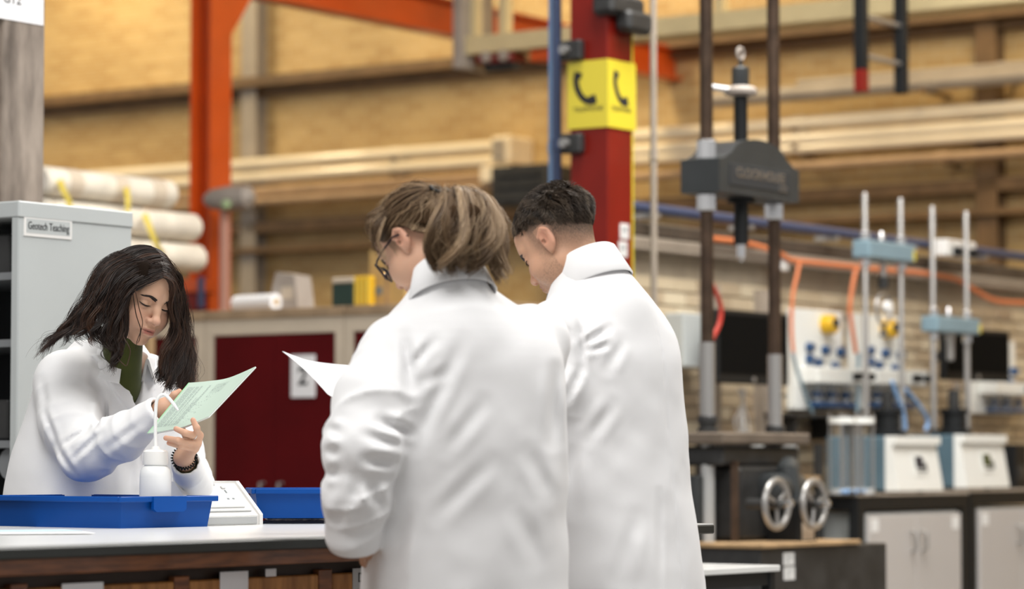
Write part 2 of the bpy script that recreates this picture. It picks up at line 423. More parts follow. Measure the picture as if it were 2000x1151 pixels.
run_b('orange_hose', [(1562, 512), (1556, 540), (1548, 580), (1546, 640), (1550, 700)], .011, M_orangehose, 'orange hose hanging down beside the right load frame column', 'hose', LW - .12)
run_b('orange_hose', [(1672, 525), (1665, 560), (1660, 600), (1664, 640), (1672, 690)], .013, M_orangehose, 'orange hose hanging between the two white valve panels', 'hose', LW - .12)
run_b('red_cable', [(1384, 545), (1398, 572), (1408, 602), (1405, 632), (1394, 656), (1386, 672)], .012, M_redcable, 'red cable curving down beside the left load frame column', 'cable', LW - .75)
# wall fittings on the low wall
p0 = PB(1306, 612, LW - .05); p1 = PB(1358, 720, LW - .05)
t = thing('electrical_panel', 'pale grey electrical panel on the low wall behind the left load column', 'panel', p0[0], LW - .14, p1[2])
MB().box(0, p1[0] - p0[0], 0, .12, 0, p0[2] - p1[2], .006).build('enclosure', M_steel, t)
for k in range(3): MB().lathe([(.018, 0), (.018, -.02), (.01, -.025)], 12, ((p1[0] - p0[0]) * .75, 0, .05 + .06 * k), 'y').build('knob', M_dark, t)
t = thing('white_socket', 'small white socket box on the trunking by the right load column', 'socket', PB(1500, 518, LW)[0], LW - .10, PB(1500, 530, LW)[2])
MB().box(-.06, .06, 0, .06, 0, .085, .006).build('box', M_plastic, t); MB().box(-.03, .03, -.004, 0, .02, .06).build('face', M_white, t)
t = thing('white_socket', 'white twin socket with black plugs above the second machine', 'socket', PB(1832, 485, LW - .2)[0], LW - .26, PB(1832, 500, LW - .2)[2])
L = PB(1888, 490, LW)[0] - PB(1832, 485, LW)[0]
MB().box(0, L, 0, .1, 0, .10, .008).build('box', M_plastic, t)
for x in (.25, .75): MB().box(L * x - .025, L * x + .025, -.05, 0, .0, .055, .006).build('plug', M_black, t)
for i, px in enumerate((1365, 1470)):
    a0 = PB(px + 12, 560, LW)[0]
    setting('trim_%d' % (5 + i), MB().box(-.06, .06, -.06, .03, 0, 2.0), M_trunk, a0, LW)

def monitor(px0, px1, py0, py1, b, label, tilt, arm):
    A0, A1 = PB(px0, py0, b), PB(px1, py0, b); zt, zb_ = A0[2], PB(px0, py1, b)[2]; w = A1[0] - A0[0]; h = zt - zb_
    t = thing('monitor', label, 'monitor', A0[0], b, zb_, rot=tilt)
    MB().box(0, w, 0, .05, 0, h, .008).build('case', M_black, t)
    MB().box(.025, w - .025, -.003, 0, .05, h - .025).build('screen', M_screen, t)
    MB().lathe([(.014, 0), (.014, -.006), (.008, -.008)], 12, (w * .5, 0, .024), 'y').build('badge', M_brushed, t)
    MB().box(w * .5 - .04, w * .5 + .04, .05, arm, h * .4, h * .4 + .06, .006).build('wall_arm', M_dark, t)
    return t
monitor(1401, 1540, 603, 748, LW - .32, 'black monitor on a wall arm seen between the load frame columns', 0, .30)
monitor(1846, 1948, 640, 742, LW - .32, 'black monitor behind the second triaxial machine at right', math.radians(-7), .30)
for i, (px, py, lb) in enumerate(((1448, 760, 'loops of white cable hanging below the monitor between the load columns'), (1868, 748, 'white cables hanging below the monitor at the far right'))):
    P = PB(px, py, LW - .15)
    o = MB()
    for k in range(4):
        dx = (k - 1.5) * .022
        o.tube(smooth_path([(dx, .0, 0), (dx * .3, -.01, -.08), (dx * 2.2, 0, -.17), (dx * 1.5 + .02, 0, -.235), (dx * .4, -.012, -.20), (dx * .8, .0, -.1)]), .005, 6)
    tag(one('cable_loops', o, M_plastic, P[0], P[1], P[2], lb, 'cables'), kind=None)

def valve_panel(px0, py0, px1, py1, label, gauge, seed):
    b = LW - .06; A0 = PB(px0, py0, b); A1 = PB(px1, py0, b); zb_ = PB(px0, py1, b)[2]; w, h = A1[0] - A0[0], A0[2] - zb_
    t = thing('valve_panel', label, 'control panel', A0[0], b, zb_, group='white valve panels on the low wall')
    MB().box(0, w, 0, .05, 0, h, .004).build('board', M_ivory, t)
    if gauge:
        g = MB().lathe([(.055, 0), (.055, -.06), (.045, -.075)], 20, (w * .62, 0, h * .86), 'y').build('gauge', M_yplastic, t)
        MB().box(w * .62 - .03, w * .62 + .03, -.08, -.074, h * .86 - .015, h * .86 + .03).build('gauge_display', M_lcd, g)
    for (u, v) in ((.28, .62), (.6, .6), (.92, .59), (.28, .5), (.45, .47), (.8, .44)):
        k = MB().lathe([(.028, 0), (.028, -.025), (.022, -.04)], 12, (w * u, 0, h * v), 'y').build('valve_knob', M_bluevalve, t)
        MB().cyl((w * u, -.001, h * v), (w * u, -.055, h * v), .008, n=8).build('spindle', M_brushed, k)
    MB().box(w * .1, w * 1.18, -.12, 0, h * .26, h * .42, .006).build('regulator_block', M_ivory, t)
    for u in (.85, 1.1):
        MB().lathe([(.022, 0), (.022, -.05), (.016, -.055)], 12, (w * u, -.12, h * .34), 'y').build('regulator_knob', M_black, t)
    MB().box(w * .2, w * 1.0, -.09, -.02, h * .02, h * .08, .006).build('manifold', M_bluevalve, t)
    for u in (.3, .6, .9):
        v = MB().cyl((w * u, -.05, h * .08), (w * u, -.05, h * .26), .016, n=8).build('stub_pipe', M_greyplastic, t)
        MB().box(w * u - .035, w * u + .035, -.075, -.03, h * .13, h * .18, .004).build('tap', M_bluevalve, v)
valve_panel(1550, 602, 1645, 800, 'white valve panel with yellow gauge, just right of the load frame', True, 1)
valve_panel(1668, 612, 1762, 800, 'white valve panel behind the first triaxial machine', True, 2)
valve_panel(1902, 662, 1982, 808, 'white valve panel at far right, partly behind the tilted monitor', False, 3)
# shelf behind the load frame with small jars
P = PB(1545, 800, LW - .2)
t = thing('wall_shelf', 'narrow dark shelf below the first white valve panel', 'shelf', P[0] - .05, LW - .22, PB(1600, 808, LW - .2)[2])
MB().box(0, .75, 0, .24, -.02, 0, .003).build('board', M_dark, t)
for x in (.1, .62): MB().box(x, x + .02, .02, .24, -.14, -.02).build('bracket', M_dark, t)

# ------------------------------------------------------------------ orange gantry, crane and red column
gp = W(410, 300, 20.0); ga = gp.x * CA + gp.y * SA; gb = -gp.x * SA + gp.y * CA
t = thing('gantry_column', 'orange steel gantry column against the far wall, left of centre', 'column', ga, gb)
MB().box(0, .22, 0, .016, 0, 7.4).build('flange', M_orange, t)
MB().box(0, .22, .164, .18, 0, 7.4).build('flange', M_orange, t)
MB().box(.10, .12, .016, .164, 0, 7.4).build('web', M_orange, t)
zk = PA(410, 60, ga)[2]
MB().prism([(.22, zk), (.60, zk + .5), (.60, zk + .62), (.22, zk + .62)], 'y', .0, .16).build('haunch', M_orange, t)
z0 = PA(390, 562, ga - .1)[2]
br = MB().box(-.12, .05, -.02, .34, z0 - .03, z0 + .06, .006).build('bracket_beam', M_orange, t)
MB().box(-.13, -.10, -.05, -.01, z0 - .14, z0 + .07, .004).build('blue_clamp', M_navy, br)
MB().box(-.10, .05, .02, .28, z0 - .15, z0 - .03, .006).build('bracket_foot', M_red, br)
zk2 = PA(880, 72, 17.9)[2]
rb = PB(880, 72, gb + .09)
t = thing('runway_beam', 'orange crane runway beam running away from the gantry column', 'beam', ga + .23, gb + .01, rb[2])
Lr = FW - ga - .25
MB().box(0, Lr, 0, .16, 0, .02).build('flange', M_orange, t)
MB().box(0, Lr, 0, .16, .25, .27).build('flange', M_orange, t)
MB().box(0, Lr, .07, .09, .02, .25).build('web', M_orange, t)
# cream crane bridge
ga2 = 17.3
zg = PA(1000, 98, ga2)[2]; b_hi = PA(905, 60, ga2)[1]; b_lo = -1.0
t = thing('crane_bridge', 'cream lattice crane bridge crossing at the top of the hall', 'crane', ga2, b_hi, zg)
L = b_lo - b_hi
MB().box(0, .25, L, 0, 0, .13, .004).build('bottom_chord', M_cream, t)
MB().box(0, .25, L, 0, .95, 1.08, .004).build('top_chord', M_cream, t)
for k in range(12):
    y = -k * 1.05 if k else -.03
    if k == 1: y = -.30
    if y > L: MB().box(.06, .14, y - .035, y + .035, .13, .95).build('post', M_cream, t)
MB().box(-.05, .35, -.02, .06, -.1, 1.1, .004).build('end_carriage', M_greypipe, t)
t = thing('hoist', 'dark red hoist trolley hanging under the cream crane bridge', 'hoist', ga2 + .12, PA(960, 110, ga2)[1], zg)
MB().box(-.1, .1, -.16, .16, -.07, 0, .01).build('trolley', M_red, t)
MB().cyl((0, -.14, -.07), (0, .12, -.07), .06, n=14).build('drum', M_dark, t)
MB().box(-.08, .08, -.62, -.3, -.09, 0, .01).build('motor', M_orange, t)
for y in (-.1, .05): MB().lathe([(.04, -.02), (.04, .02)], 12, (-.11, y, -.03), 'x').build('wheel', M_greypipe, t)
# grey flood light fixed to the gantry column
fp = W(440, 388, 19.75); fa = fp.x * CA + fp.y * SA; fb = -fp.x * SA + fp.y * CA
t = thing('flood_light', 'rounded grey fitting with green lens on the orange column', 'light fitting', fa, fb, fp.z)
MB().lathe([(.02, -.24), (.075, -.20), (.085, -.05), (.07, .10), (.04, .16)], 16, (0, 0, 0), 'y').build('housing', M_greylamp, t)
MB().lathe([(.03, 0), (.03, -.03), (.015, -.04)], 12, (-.07, -.08, -.05), 'x').build('lens', M_greenled, t)
MB().tube([(0.02, .02, -.05), (.02, .02, -.9)], .035, 10).build('conduit', M_conduit, t)

# red column with telephone sign
rp = W(1187, 300, 13.5); ra = rp.x * CA + rp.y * SA; rb_ = -rp.x * SA + rp.y * CA
t = thing('red_column', 'red steel column carrying the yellow telephone sign', 'column', ra, rb_)
cw = .205
MB().box(0, cw, 0, cw, 0, 7.6, .004).build('shaft', M_red, t)
MB().box(cw, cw + .012, .0, cw, 0, 7.6).build('yellow_edge_strip', M_yellow, t)
for (px, py) in ((1219, 452), (1216, 487)):
    P = PB(px, py, rb_)
    k = MB().box(-.035, .035, -.003, 0, -.035, .035).build('notice', M_white, t, loc=(P[0] - ra, 0, P[2]))
    MB().box(-.02, .02, -.0034, -.003, .0, .014).box(-.02, .012, -.0034, -.003, -.02, -.015).build('print', M_greyink, k)
for py in (100, 282):
    z = PA(1120, py, ra)[2]
    c = MB().box(-.05, .0, .12, cw + .03, z - .045, z + .045, .008).build('pipe_clamp', M_dark, t)
    MB().lathe([(.022, -.02), (.022, .02)], 12, (-.06, cw - .01, z), 'x').build('clamp_bolt', M_brushed, c)
z = PB(1215, 15, rb_)[2]
MB().box(-.05, cw + .03, -.06, .06, z - .05, z + .05, .02).box(.05, cw + .05, -.09, .0, z - .12, z - .02, .02).build('cable_bundle', M_dark, t)
zt, zb_ = PA(1187, 114, ra - .01)[2], PA(1187, 247, ra - .01)[2]; h = zt - zb_
t = thing('telephone_sign', 'yellow folded telephone sign wrapped around the red column', 'sign', ra, rb_, zb_)
MB().box(-.006, 0, -.006, cw + .012, 0, h).build('left_face', M_yellow, t)
MB().box(0, cw + .025, -.006, 0, 0, h).build('right_face', M_yellow, t)
def handset(face):
    o = MB(); c = []
    for k in range(15):
        an = math.radians(118 + k * 9.7)
        c.append((.062 * math.cos(an) , .075 * math.sin(an)))
    pts = smooth_path([(-.055, .075, 0), (-.062, .045, 0), (-.055, .0, 0), (-.030, -.042, 0), (.012, -.068, 0), (.05, -.062, 0)], 5)
    rr = [.021 if (i < 6 or i > len(pts) - 8) else .0145 for i in range(len(pts))]
    n = len(pts); vs = []
    for i, p in enumerate(pts):
        tn = (pts[min(i + 1, n - 1)] - pts[max(i - 1, 0)]).normalized(); w = Vector((-tn.y, tn.x, 0))
        off = .008 if rr[i] > .02 else 0
        for s in (-1, 1): vs.append(p + w * (rr[i] * s + off))
    fs = [(2 * i, 2 * i + 1, 2 * i + 3, 2 * i + 2) for i in range(n - 1)]
    vv = []
    for dz in (0, .0015): vv += [(v.x, v.y, dz) for v in vs]
    m_ = len(vs); ff = [f[::-1] for f in fs] + [tuple(i + m_ for i in f) for f in fs]
    o.add(vv, ff)
    return o
hz = h * .60
ho = handset('x').build('handset_symbol', M_ink, t, 0); ho.location = (-.0062, cw * .52, hz); ho.rotation_euler = (math.pi / 2, 0, -math.pi / 2)
ho = handset('y').build('handset_symbol', M_ink, t, 0); ho.location = (cw * .55, -.0062, hz); ho.rotation_euler = (math.pi / 2, 0, 0)
text('TELEPHONE', .030, M_ink, t, (-.0066, cw * .5, h * .28), '-x', sx=1.0)
text('TELEPHONE', .030, M_ink, t, (cw * .5, -.0066, h * .28), '-y', sx=1.0)
# pipes beside the column
def pole(name, px, d, r, m, label, z0=0.0, z1=7.6, cat='pipe'):
    p = W(px, 500, d); a = p.x * CA + p.y * SA; b = -p.x * SA + p.y * CA
    t = thing(name, label, cat, a, b, 0)
    MB().cyl((0, 0, z0), (0, 0, z1), r, n=12).build('pipe_run', m, t)
    for k in range(4): MB().cyl((0, 0, 1.4 + k * 1.1), (0, 0, 1.45 + k * 1.1), r * 1.25, n=12).build('coupling', m, t)
pole('navy_pipe', 1088, 13.75, .022, M_navy, 'dark navy pipe rising beside the red column')
pole('blue_pipe', 1078, 13.9, .016, M_bluehose, 'thin pale blue pipe left of the navy pipe by the red column')
pole('grey_pole', 1277, 14.2, .016, M_greypipe, 'slim grey pole standing between red column and load frame')

# ladder hanging at upper right
lp = W(1682, 100, 17.2); la = lp.x * CA + lp.y * SA; lb = -lp.x * SA + lp.y * CA
z0 = W(1682, 180, 17.2).z; lw_ = PB(1760, 100, lb)[0] - la
t = thing('access_ladder', 'black access ladder hanging from above at upper right', 'ladder', la, lb, z0)
MB().box(-.03, .03, -.035, .035, .13, 7.6 - z0, .004).build('stile', M_black, t)
MB().box(-.03, .03, -.035, .035, 0, .13, .004).build('red_stile_tip', M_red, t)
MB().box(lw_ - .03, lw_ + .03, -.035, .035, .04, 7.6 - z0, .004).build('stile', M_black, t)
for k in range(12): MB().cyl((0, 0, (.25 + k * .265) * .86), (lw_, 0, (.25 + k * .265) * .86), .018, n=8).build('rung', M_brushed, t)

# ------------------------------------------------------------------ red cupboards and what lies on them
CU = 11.98; ctop = PA(540, 603, CU)[2]
e = [PA(672, 700, CU)[1] + k * .935 for k in (-1, 0, 1, 2)]
names = ['dark red double door cupboard hidden behind the front students', 'dark red double door cupboard with a number plate, between beige posts', 'dark red cupboard at the left, beside the long-haired woman']
for i in range(3):
    b0, b1 = e[i], e[i + 1]; w = b1 - b0
    t = thing('red_cupboard', names[i], 'cupboard', CU, b0 + .003, 0, group='red cupboards in the background')
    MB().box(.02, .46, 0, w - .006, 0, ctop - .05).build('carcass', M_beige, t)
    MB().box(0, .02, 0, .055, 0, ctop - .05).build('stile', M_beige, t)
    MB().box(0, .02, w - .061, w - .006, 0, ctop - .05).build('stile', M_beige, t)
    MB().box(0, .02, .055, w - .061, ctop - .13, ctop - .05).build('top_rail', M_beige, t)
    MB().box(-.01, .48, -.001, w - .005, ctop - .05, ctop, .004).build('top_board', M_cuptop, t)
    for k in range(2):
        y0 = .058 + k * (w - .12) / 2; y1 = y0 + (w - .12) / 2 - .004
        d = MB().box(.004, .02, y0, y1, .06, ctop - .134, .003).build('door', M_doorred, t)
        MB().tube([(.004, y1 - .06 if k == 0 else y0 + .06, .95), (-.03, y1 - .06 if k == 0 else y0 + .06, .95), (-.03, y1 - .06 if k == 0 else y0 + .06, .85), (.004, y1 - .06 if k == 0 else y0 + .06, .85)], .008, 8).build('handle', M_brushed, d)
    if i == 1:
        P0, P1 = PA(571, 694, CU), PA(616, 776, CU)
        k = MB().box(-.006, .004, P1[1] - b0, P0[1] - b0, P1[2], P0[2]).build('number_plate', M_paper, t)
        text('2', .13, M_ink, t, (-.0066, (P0[1] + P1[1]) / 2 - b0, (P0[2] + P1[2]) / 2 - .005), '-x', bold=.003)
def on_cup(px0, px1, py0, py1, a):
    P0, P1 = PA(px0, py0, a), PA(px1, py1, a); return P1[1], P0[1] - P1[1], P0[2] - ctop
b0, w, h = on_cup(442, 530, 552, 590, CU + .12)
t = thing('paper_roll', 'white paper roll lying on the red cupboard near the orange column', 'roll', CU + .16, b0, ctop, rot=math.radians(-8))
MB().lathe([(.03, 0), (.045, .002), (.045, w), (.03, w + .002)], 18, (0, 0, .046), 'y').build('roll', M_paper, t)
MB().lathe([(.018, -.002), (.018, w + .004)], 12, (0, 0, .046), 'y').build('core', M_card, t)
b0, w, h = on_cup(528, 582, 532, 590, CU + .2)
t = thing('stone_sample', 'rough brown-grey sample block on the red cupboard', 'block', CU + .2, b0, ctop)
MB().prism([(0, 0), (w, 0), (w * .95, h * .55), (w * .8, h), (w * .15, h * .9), (.01, h * .4)], 'x', 0, .14).build('block', M_greylamp, t)
MB().box(-.003, 0, w * .2, w * .6, h * .3, h * .6).build('label_patch', M_beige, t)
b0, w, h = on_cup(690, 722, 540, 592, CU + .05)
t = thing('yellow_box', 'yellow ribbed box beside the dark green box on the cupboard', 'box', CU + .05, b0, ctop)
MB().box(0, .05, 0, w, 0, h, .006).build('body', M_yplastic, t)
for k in range(4): MB().box(-.004, 0, w * (k + .3) / 4, w * (k + .6) / 4, .01, h - .01).build('rib', M_ystrap, t)
b0, w, h = on_cup(647, 690, 543, 592, CU + .05)
t = thing('green_box', 'dark green box with pale lid on the red cupboard', 'box', CU + .05, b0, ctop)
MB().box(0, .18, 0, w, 0, h * .8, .008).build('body', M_greenbox, t); MB().box(-.004, .184, -.002, w - .004, h * .8, h, .006).build('lid', M_beige, t)
b0, w, h = on_cup(720, 790, 490, 594, CU + .12)
t = thing('cardboard_box', 'tall tan cardboard box on the cupboard beside the ponytailed student', 'box', CU + .12, b0 - .003, ctop)
MB().box(0, .25, 0, w, 0, h, .003).build('carton', M_card, t)
MB().box(-.002, 0, w * .45, w * .55, 0, h).build('tape', M_timber, t)
MB().box(-.002, 0, w * .62, w * .9, h * .2, h * .35).build('print', M_greyink, t)

# rack of wrapped tubes at left
rk_b = 10.80
zr = W(390, 532, 16.3).z
t = thing('tube_rack', 'timber rack carrying the white wrapped tubes', 'rack', 11.2, rk_b, 0)
for x in (.25, .70):
    for y in (-.11, .38): MB().box(x, x + .05, y, y + .05, 0, zr - .05, .003).build('upright', M_timber, t)
    MB().box(x, x + .05, -.11, .43, zr - .05, zr - .003, .003).build('bearer', M_timber, t)
    MB().box(x, x + .05, -.11, .43, .3, .35, .003).build('bearer', M_timber, t)
for row in range(3):
    for cidx in range(2):
        r = .078; z = zr + r + row * (2 * r + .012); y = cidx * (2 * r + .012)
        L = (1.24, 1.20, 1.00)[row] - cidx * .05
        rowname = ('bottom', 'middle', 'top')[row]; side = ('front', 'rear')[cidx]
        tt = thing('wrapped_tube', '%s white wrapped tube in the %s row of the rack' % (rowname, side), 'tube', 11.18, rk_b + y, z, group='wrapped tubes on the rack')
        MB().lathe([(r * .80, 0), (r, .02), (r * .97, L * .3), (r, L * .5), (r * .96, L * .75), (r, L - .02), (r * .85, L)], 20, (0, 0, 0), 'x').build('tube_body', M_roll, tt)
        MB().lathe([(r * .7, -.002), (r * .7, L + .003)], 16, (0, 0, 0), 'x').build('end_cap', M_rollend, tt)
        if row == 2:
            for kx in (.15, .5, .8): MB().lathe([(r * 1.02, L * kx), (r * 1.02, L * kx + .10)], 20, (0, 0, 0), 'x').build('wrap_band', M_beige, tt)
def strap(pts, w, label):
    Q = [W(x, y, d) for x, y, d in pts]; base = Q[0]
    Q = smooth_path([q - base for q in Q], 5); vs = []
    for q in Q:
        for dx, dy in ((-w, 0), (w, 0), (w, .006), (-w, .006)): vs.append((q.x + dx, q.y + dy, q.z + dx * .4))
    n = len(Q); fs = [(4 * i + k, 4 * i + (k + 1) % 4, 4 * i + 4 + (k + 1) % 4, 4 * i + 4 + k) for i in range(n - 1) for k in range(4)] + [(0, 1, 2, 3), tuple(4 * (n - 1) + k for k in (3, 2, 1, 0))]
    o = MB().add(vs, fs).build('strap', M_ystrap); o.location = base; tag(o, label, 'strap', 'yellow straps around the tubes')
strap([(116, 352, 15.35), (124, 372, 15.3), (134, 392, 15.3), (136, 412, 15.3)], .014, 'yellow strap at the left end of the wrapped tubes')
strap([(246, 366, 15.75), (250, 392, 15.7), (248, 418, 15.7)], .013, 'yellow strap over the top tube above the grey cabinet corner')
strap([(282, 418, 15.85), (292, 444, 15.8), (304, 474, 15.8), (318, 500, 15.85)], .014, 'diagonal yellow strap across the middle tubes by the woman')

# ------------------------------------------------------------------ steel cabinet and post at left
ca0, cb0, _ = PZ(38, 392, 1.83)
t = thing('steel_cabinet', 'pale grey steel cabinet with open front, labelled for teaching', 'cabinet', ca0, cb0, 0)
D, Wd, H = .49, .60, 1.83
MB().box(0.0, D, 0, .018, 0, H - .05, .002).build('side_panel', M_steel, t)
MB().box(0.0, D, Wd - .018, Wd, 0, H - .05, .002).build('side_panel', M_steel, t)
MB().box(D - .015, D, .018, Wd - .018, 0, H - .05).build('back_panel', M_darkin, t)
MB().box(-.006, D + .004, -.004, Wd + .004, H - .05, H, .004).build('top_panel', M_steel, t)
MB().box(-.004, 0.0, 0.0, .027, 0, H - .05, .002).build('front_stile', M_steel, t)
for z in (.05, .50, .80, 1.10, 1.40, 1.60):
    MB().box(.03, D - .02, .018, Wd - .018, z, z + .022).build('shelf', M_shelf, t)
P0, P1 = PB(46, 417, cb0), PB(139, 468, cb0)
k = MB().box(P0[0] - ca0, P1[0] - ca0, -.003, 0, 0, .062).build('label_holder', M_plastic, t, loc=(0, 0, P0[2] - .066))
MB().box(P0[0] - ca0 + .010, P1[0] - ca0 - .008, -.0036, -.003, .010, .052).build('label_card', M_steel, k)
text('Geotech Teaching', .033, M_ink, k, ((P0[0] + P1[0]) / 2 - ca0 + .001, -.0040, .031), '-y', sx=.72)
for i, (y, z, n) in enumerate(((.1, 1.62, 'dark box file on the top shelf inside the grey cabinet'), (.1, 1.124, 'dark box file on the middle shelf inside the grey cabinet'))):
    one('box_file', MB().box(0, .28, 0, .3, 0, .12, .006).box(-.003, 0, .08, .2, .03, .09), M_dark, ca0 + .06, cb0 + y, z, n, 'box')
one('cable_reel', MB().lathe([(.05, 0), (.05, .01), (.03, .012), (.03, .10), (.05, .102), (.05, .112)], 16, (0, 0, .05), 'x'), M_shelf, ca0 + .05, cb0 + .075, PA(12, 940, ca0)[2] + .0, 'grey reel on a low shelf inside the steel cabinet', 'reel')
bpo = 6.97
a1 = PB(88, 200, bpo)[0]; a0 = PB(7, 200, bpo)[0]
t = thing('support_post', 'weathered plaster post with paper notice behind the grey cabinet', 'post', a0, bpo, 0)
MB().box(0, a1 - a0, 0, .3, 0, 7.6, .006).build('post_shaft', M_worn, t)
P = PB(84, 50, bpo)
k = MB().box(-.30, 0, -.002, 0, 0, .21).build('notice', M_paper, t, loc=(P[0] - a0, 0, P[2]))
Pt = PB(23, -2, bpo)
text('G12', .050, M_ink, t, (Pt[0] - a0, -.0025, Pt[2]), '-y')
t = thing('brick_pier', 'white painted brick pier at the left edge beside the post', 'pier', a0 - .235, bpo + .02, 0)
M_wbrick = mat('white_painted_brick', (0.66, 0.60, 0.53), 0.6, var=0.08, bump=0.2)
MB().box(.004, .228, .012, .28, 0, 7.6).build('mortar_core', M_mortar, t)
wb = MB().box(0, .232, 0, .1, .005, .07, .004); wbm = bpy.data.meshes.new('brick'); wbm.from_pydata(wb.v, [], wb.f); wbm.materials.append(M_wbrick)
for k in range(100): link('brick', wbm, t, (0, 0, k * .075))
# ------------------------------------------------------------------ teaching bench and what lies on it
BB, BD, BZ = 4.0, 1.15, .90
aL = 2.6; aR = PB(1393, 1012, BB)[0]; Lb = aR - aL
t = thing('teaching_bench', 'long wooden laboratory bench with white top and black edge', 'bench', aL, BB, 0)
MB().box(0, Lb, 0, BD, BZ - .003, BZ).build('worktop', M_laminate, t)
MB().box(-.002, Lb + .002, -.003, BD + .003, BZ - .026, BZ - .003, .003).build('edge_strip', M_edge, t)
MB().box(.06, Lb - .05, .03, .055, BZ - .058, BZ - .026, .002).build('front_rail', M_wood, t)
MB().box(.06, Lb - .05, BD - .055, BD - .03, BZ - .058, BZ - .026, .002).build('rear_rail', M_wood, t)
MB().box(Lb - .05, Lb - .03, .03, BD - .03, BZ - .058, BZ - .026, .002).build('end_rail', M_wood, t)
MB().box(.12, Lb - .35, .09, BD - .09, .10, BZ - .058).build('carcass', M_darkwood, t)
for x in (.08, Lb - .10):
    for y in (.06, BD - .12): MB().box(x - .03, x + .03, y, y + .06, 0, BZ - .058, .003).build('leg', M_darkwood if x > 1 else M_wood, t)
x = .16; n = 0
while x < Lb - .9:
    MB().box(x - .025, x + .02, .07, .09, .10, BZ - .075, .002).build('stile', M_wood, t)
    MB().box(x + .025, x + .445, .072, .09, .12, BZ - .085, .003).build('drawer_front', M_panel, t)
    x += .47; n += 1
def bench_label(px0, px1, py0, py1, name, m=M_paper):
    P0, P1 = PB(px0, py0, BB + .072), PB(px1, py1, BB + .072)
    return MB().box(0, P1[0] - P0[0], -.0015, 0, P1[2] - P0[2], 0).build(name, m, t, loc=(P0[0] - aL, .0715, P0[2]))
bench_label(120, 200, 1141, 1200, 'paper_label'); bench_label(429, 483, 1118, 1190, 'paper_label'); bench_label(518, 538, 1112, 1126, 'paper_label')
bench_label(688, 748, 1111, 1149, 'paper_label', M_greyplastic)
P = PB(709, 1129, BB + .07); text('D18', .030, M_ink, t, (P[0] - aL + .004, .0695, P[2]), '-y', sx=.85)

def tray(label, a, b, z, rot, handle=True, sz=(.312, .427)):
    t = thing('storage_tray', label, 'tray', a, b, z, rot=rot, group='blue storage trays on the bench')
    wx, wy = sz; h, ins, th = .075, .014, .003
    def ring(i, zz): return [(i, i, zz), (wx - i, i, zz), (wx - i, wy - i, zz), (i, wy - i, zz)]
    vs = ring(ins + .006, 0) + ring(.010, h) + ring(.010 + th, h) + ring(ins + .006 + th, th)
    fs = [(3, 2, 1, 0)] + [(i + k, i + (k + 1) % 4, i + 4 + (k + 1) % 4, i + 4 + k) for i in (0, 4, 8) for k in range(4)] + [(12, 13, 14, 15)]
    MB().add(vs, fs).build('basin', M_blue, t, 20)
    o = MB()
    o.box(0, wx, 0, .010, h - .013, h + .001, .002).box(0, wx, wy - .010, wy, h - .013, h + .001, .002)
    o.box(0, .010, .010, wy - .010, h - .013, h + .001, .002).box(wx - .010, wx, .010, wy - .010, h - .013, h + .001, .002)
    o.build('rim', M_blue, t)
    if handle:
        MB().prism([(.105, h), (.215, h), (.215, h - .030), (.205, h - .037), (.115, h - .037), (.105, h - .030)], 'y', -.004, .006).build('label_handle', M_blue, t)
    return t
p = PZ(235, 1033, BZ)
tray('large blue plastic tray at the front left of the bench', p[0] - .012, p[1] - .012, BZ, math.radians(-4), True, (.33, .50))
p = PZ(506, 1015, BZ + .012)
tray('blue plastic tray further back beside the white socket pod', 0, 0, 0, math.radians(-47), False)
tr2 = bpy.data.objects['storage_tray.001']; q = ab(p[0], p[1]); tr2.location = (q.x + .427 * math.cos(math.radians(8)) - .02, q.y + .427 * math.sin(math.radians(8)), BZ + .0145)
tr2.rotation_euler = (0, 0, math.radians(98)); 
# note: the long side of this tray faces the camera
p = PZ(512, 1023, BZ)
q = ab(p[0], p[1])
M_blueprint = mat('blue_printed_cover', (0.05, 0.09, 0.25), 0.4, col2=(0.62, 0.56, 0.58), var=0.4, scale=60)
for i, (dz, w, m, lb) in enumerate(((0, .42, M_navy, 'dark blue folder lying under the rear tray'), (.0065, .40, M_blueprint, 'blue patterned booklet on top of the dark folder'))):
    o = MB().box(0, w, 0, .30, .0, .006, .001).box(.004, w + .002, .004, .296, .0015, .0045).build('booklet', m)
    o.location = (q.x + .012 * i, q.y + .01 + .004 * i, BZ + dz); o.rotation_euler = (0, 0, math.radians(3 + 3 * i)); tag(o, lb, 'booklet')
# socket pod
p = PZ(511, 1025, BZ)
Lp = .25
t = thing('socket_pod', 'white sloping bench socket pod beside the blue trays', 'socket', p[0] - Lp, p[1], BZ)
prof = [(0, 0), (0, .024), (.006, .030), (.078, .104), (.150, .104), (.222, .030), (.228, .024), (.228, 0)]
MB().prism([(y, z) for y, z in prof], 'x', .012, Lp - .012).build('housing', M_plastic, t)
big = [(-.004, 0), (-.004, .026), (.003, .034), (.076, .110), (.152, .110), (.225, .034), (.232, .026), (.232, 0)]
for x in (0, Lp - .012): MB().prism(big, 'x', x, x + .012).build('end_cap', M_plastic, t)
MB().box(.02, Lp - .02, -.003, .0, .003, .022, .001).build('base_trim', M_greyplastic, t)
sl = math.atan2(.074, .072)
def on_slope(x, u, z=0.0):  # u along the slope
    return (x, .006 + u * math.cos(sl) - z * math.sin(sl), .030 + u * math.sin(sl) + z * math.cos(sl))
MB().box(-.09, .09, -.004, .004, 0, .004, .001).build('slot_shadow', M_greyplastic, t, loc=on_slope(Lp - .12, .008), rot=(sl, 0, 0))
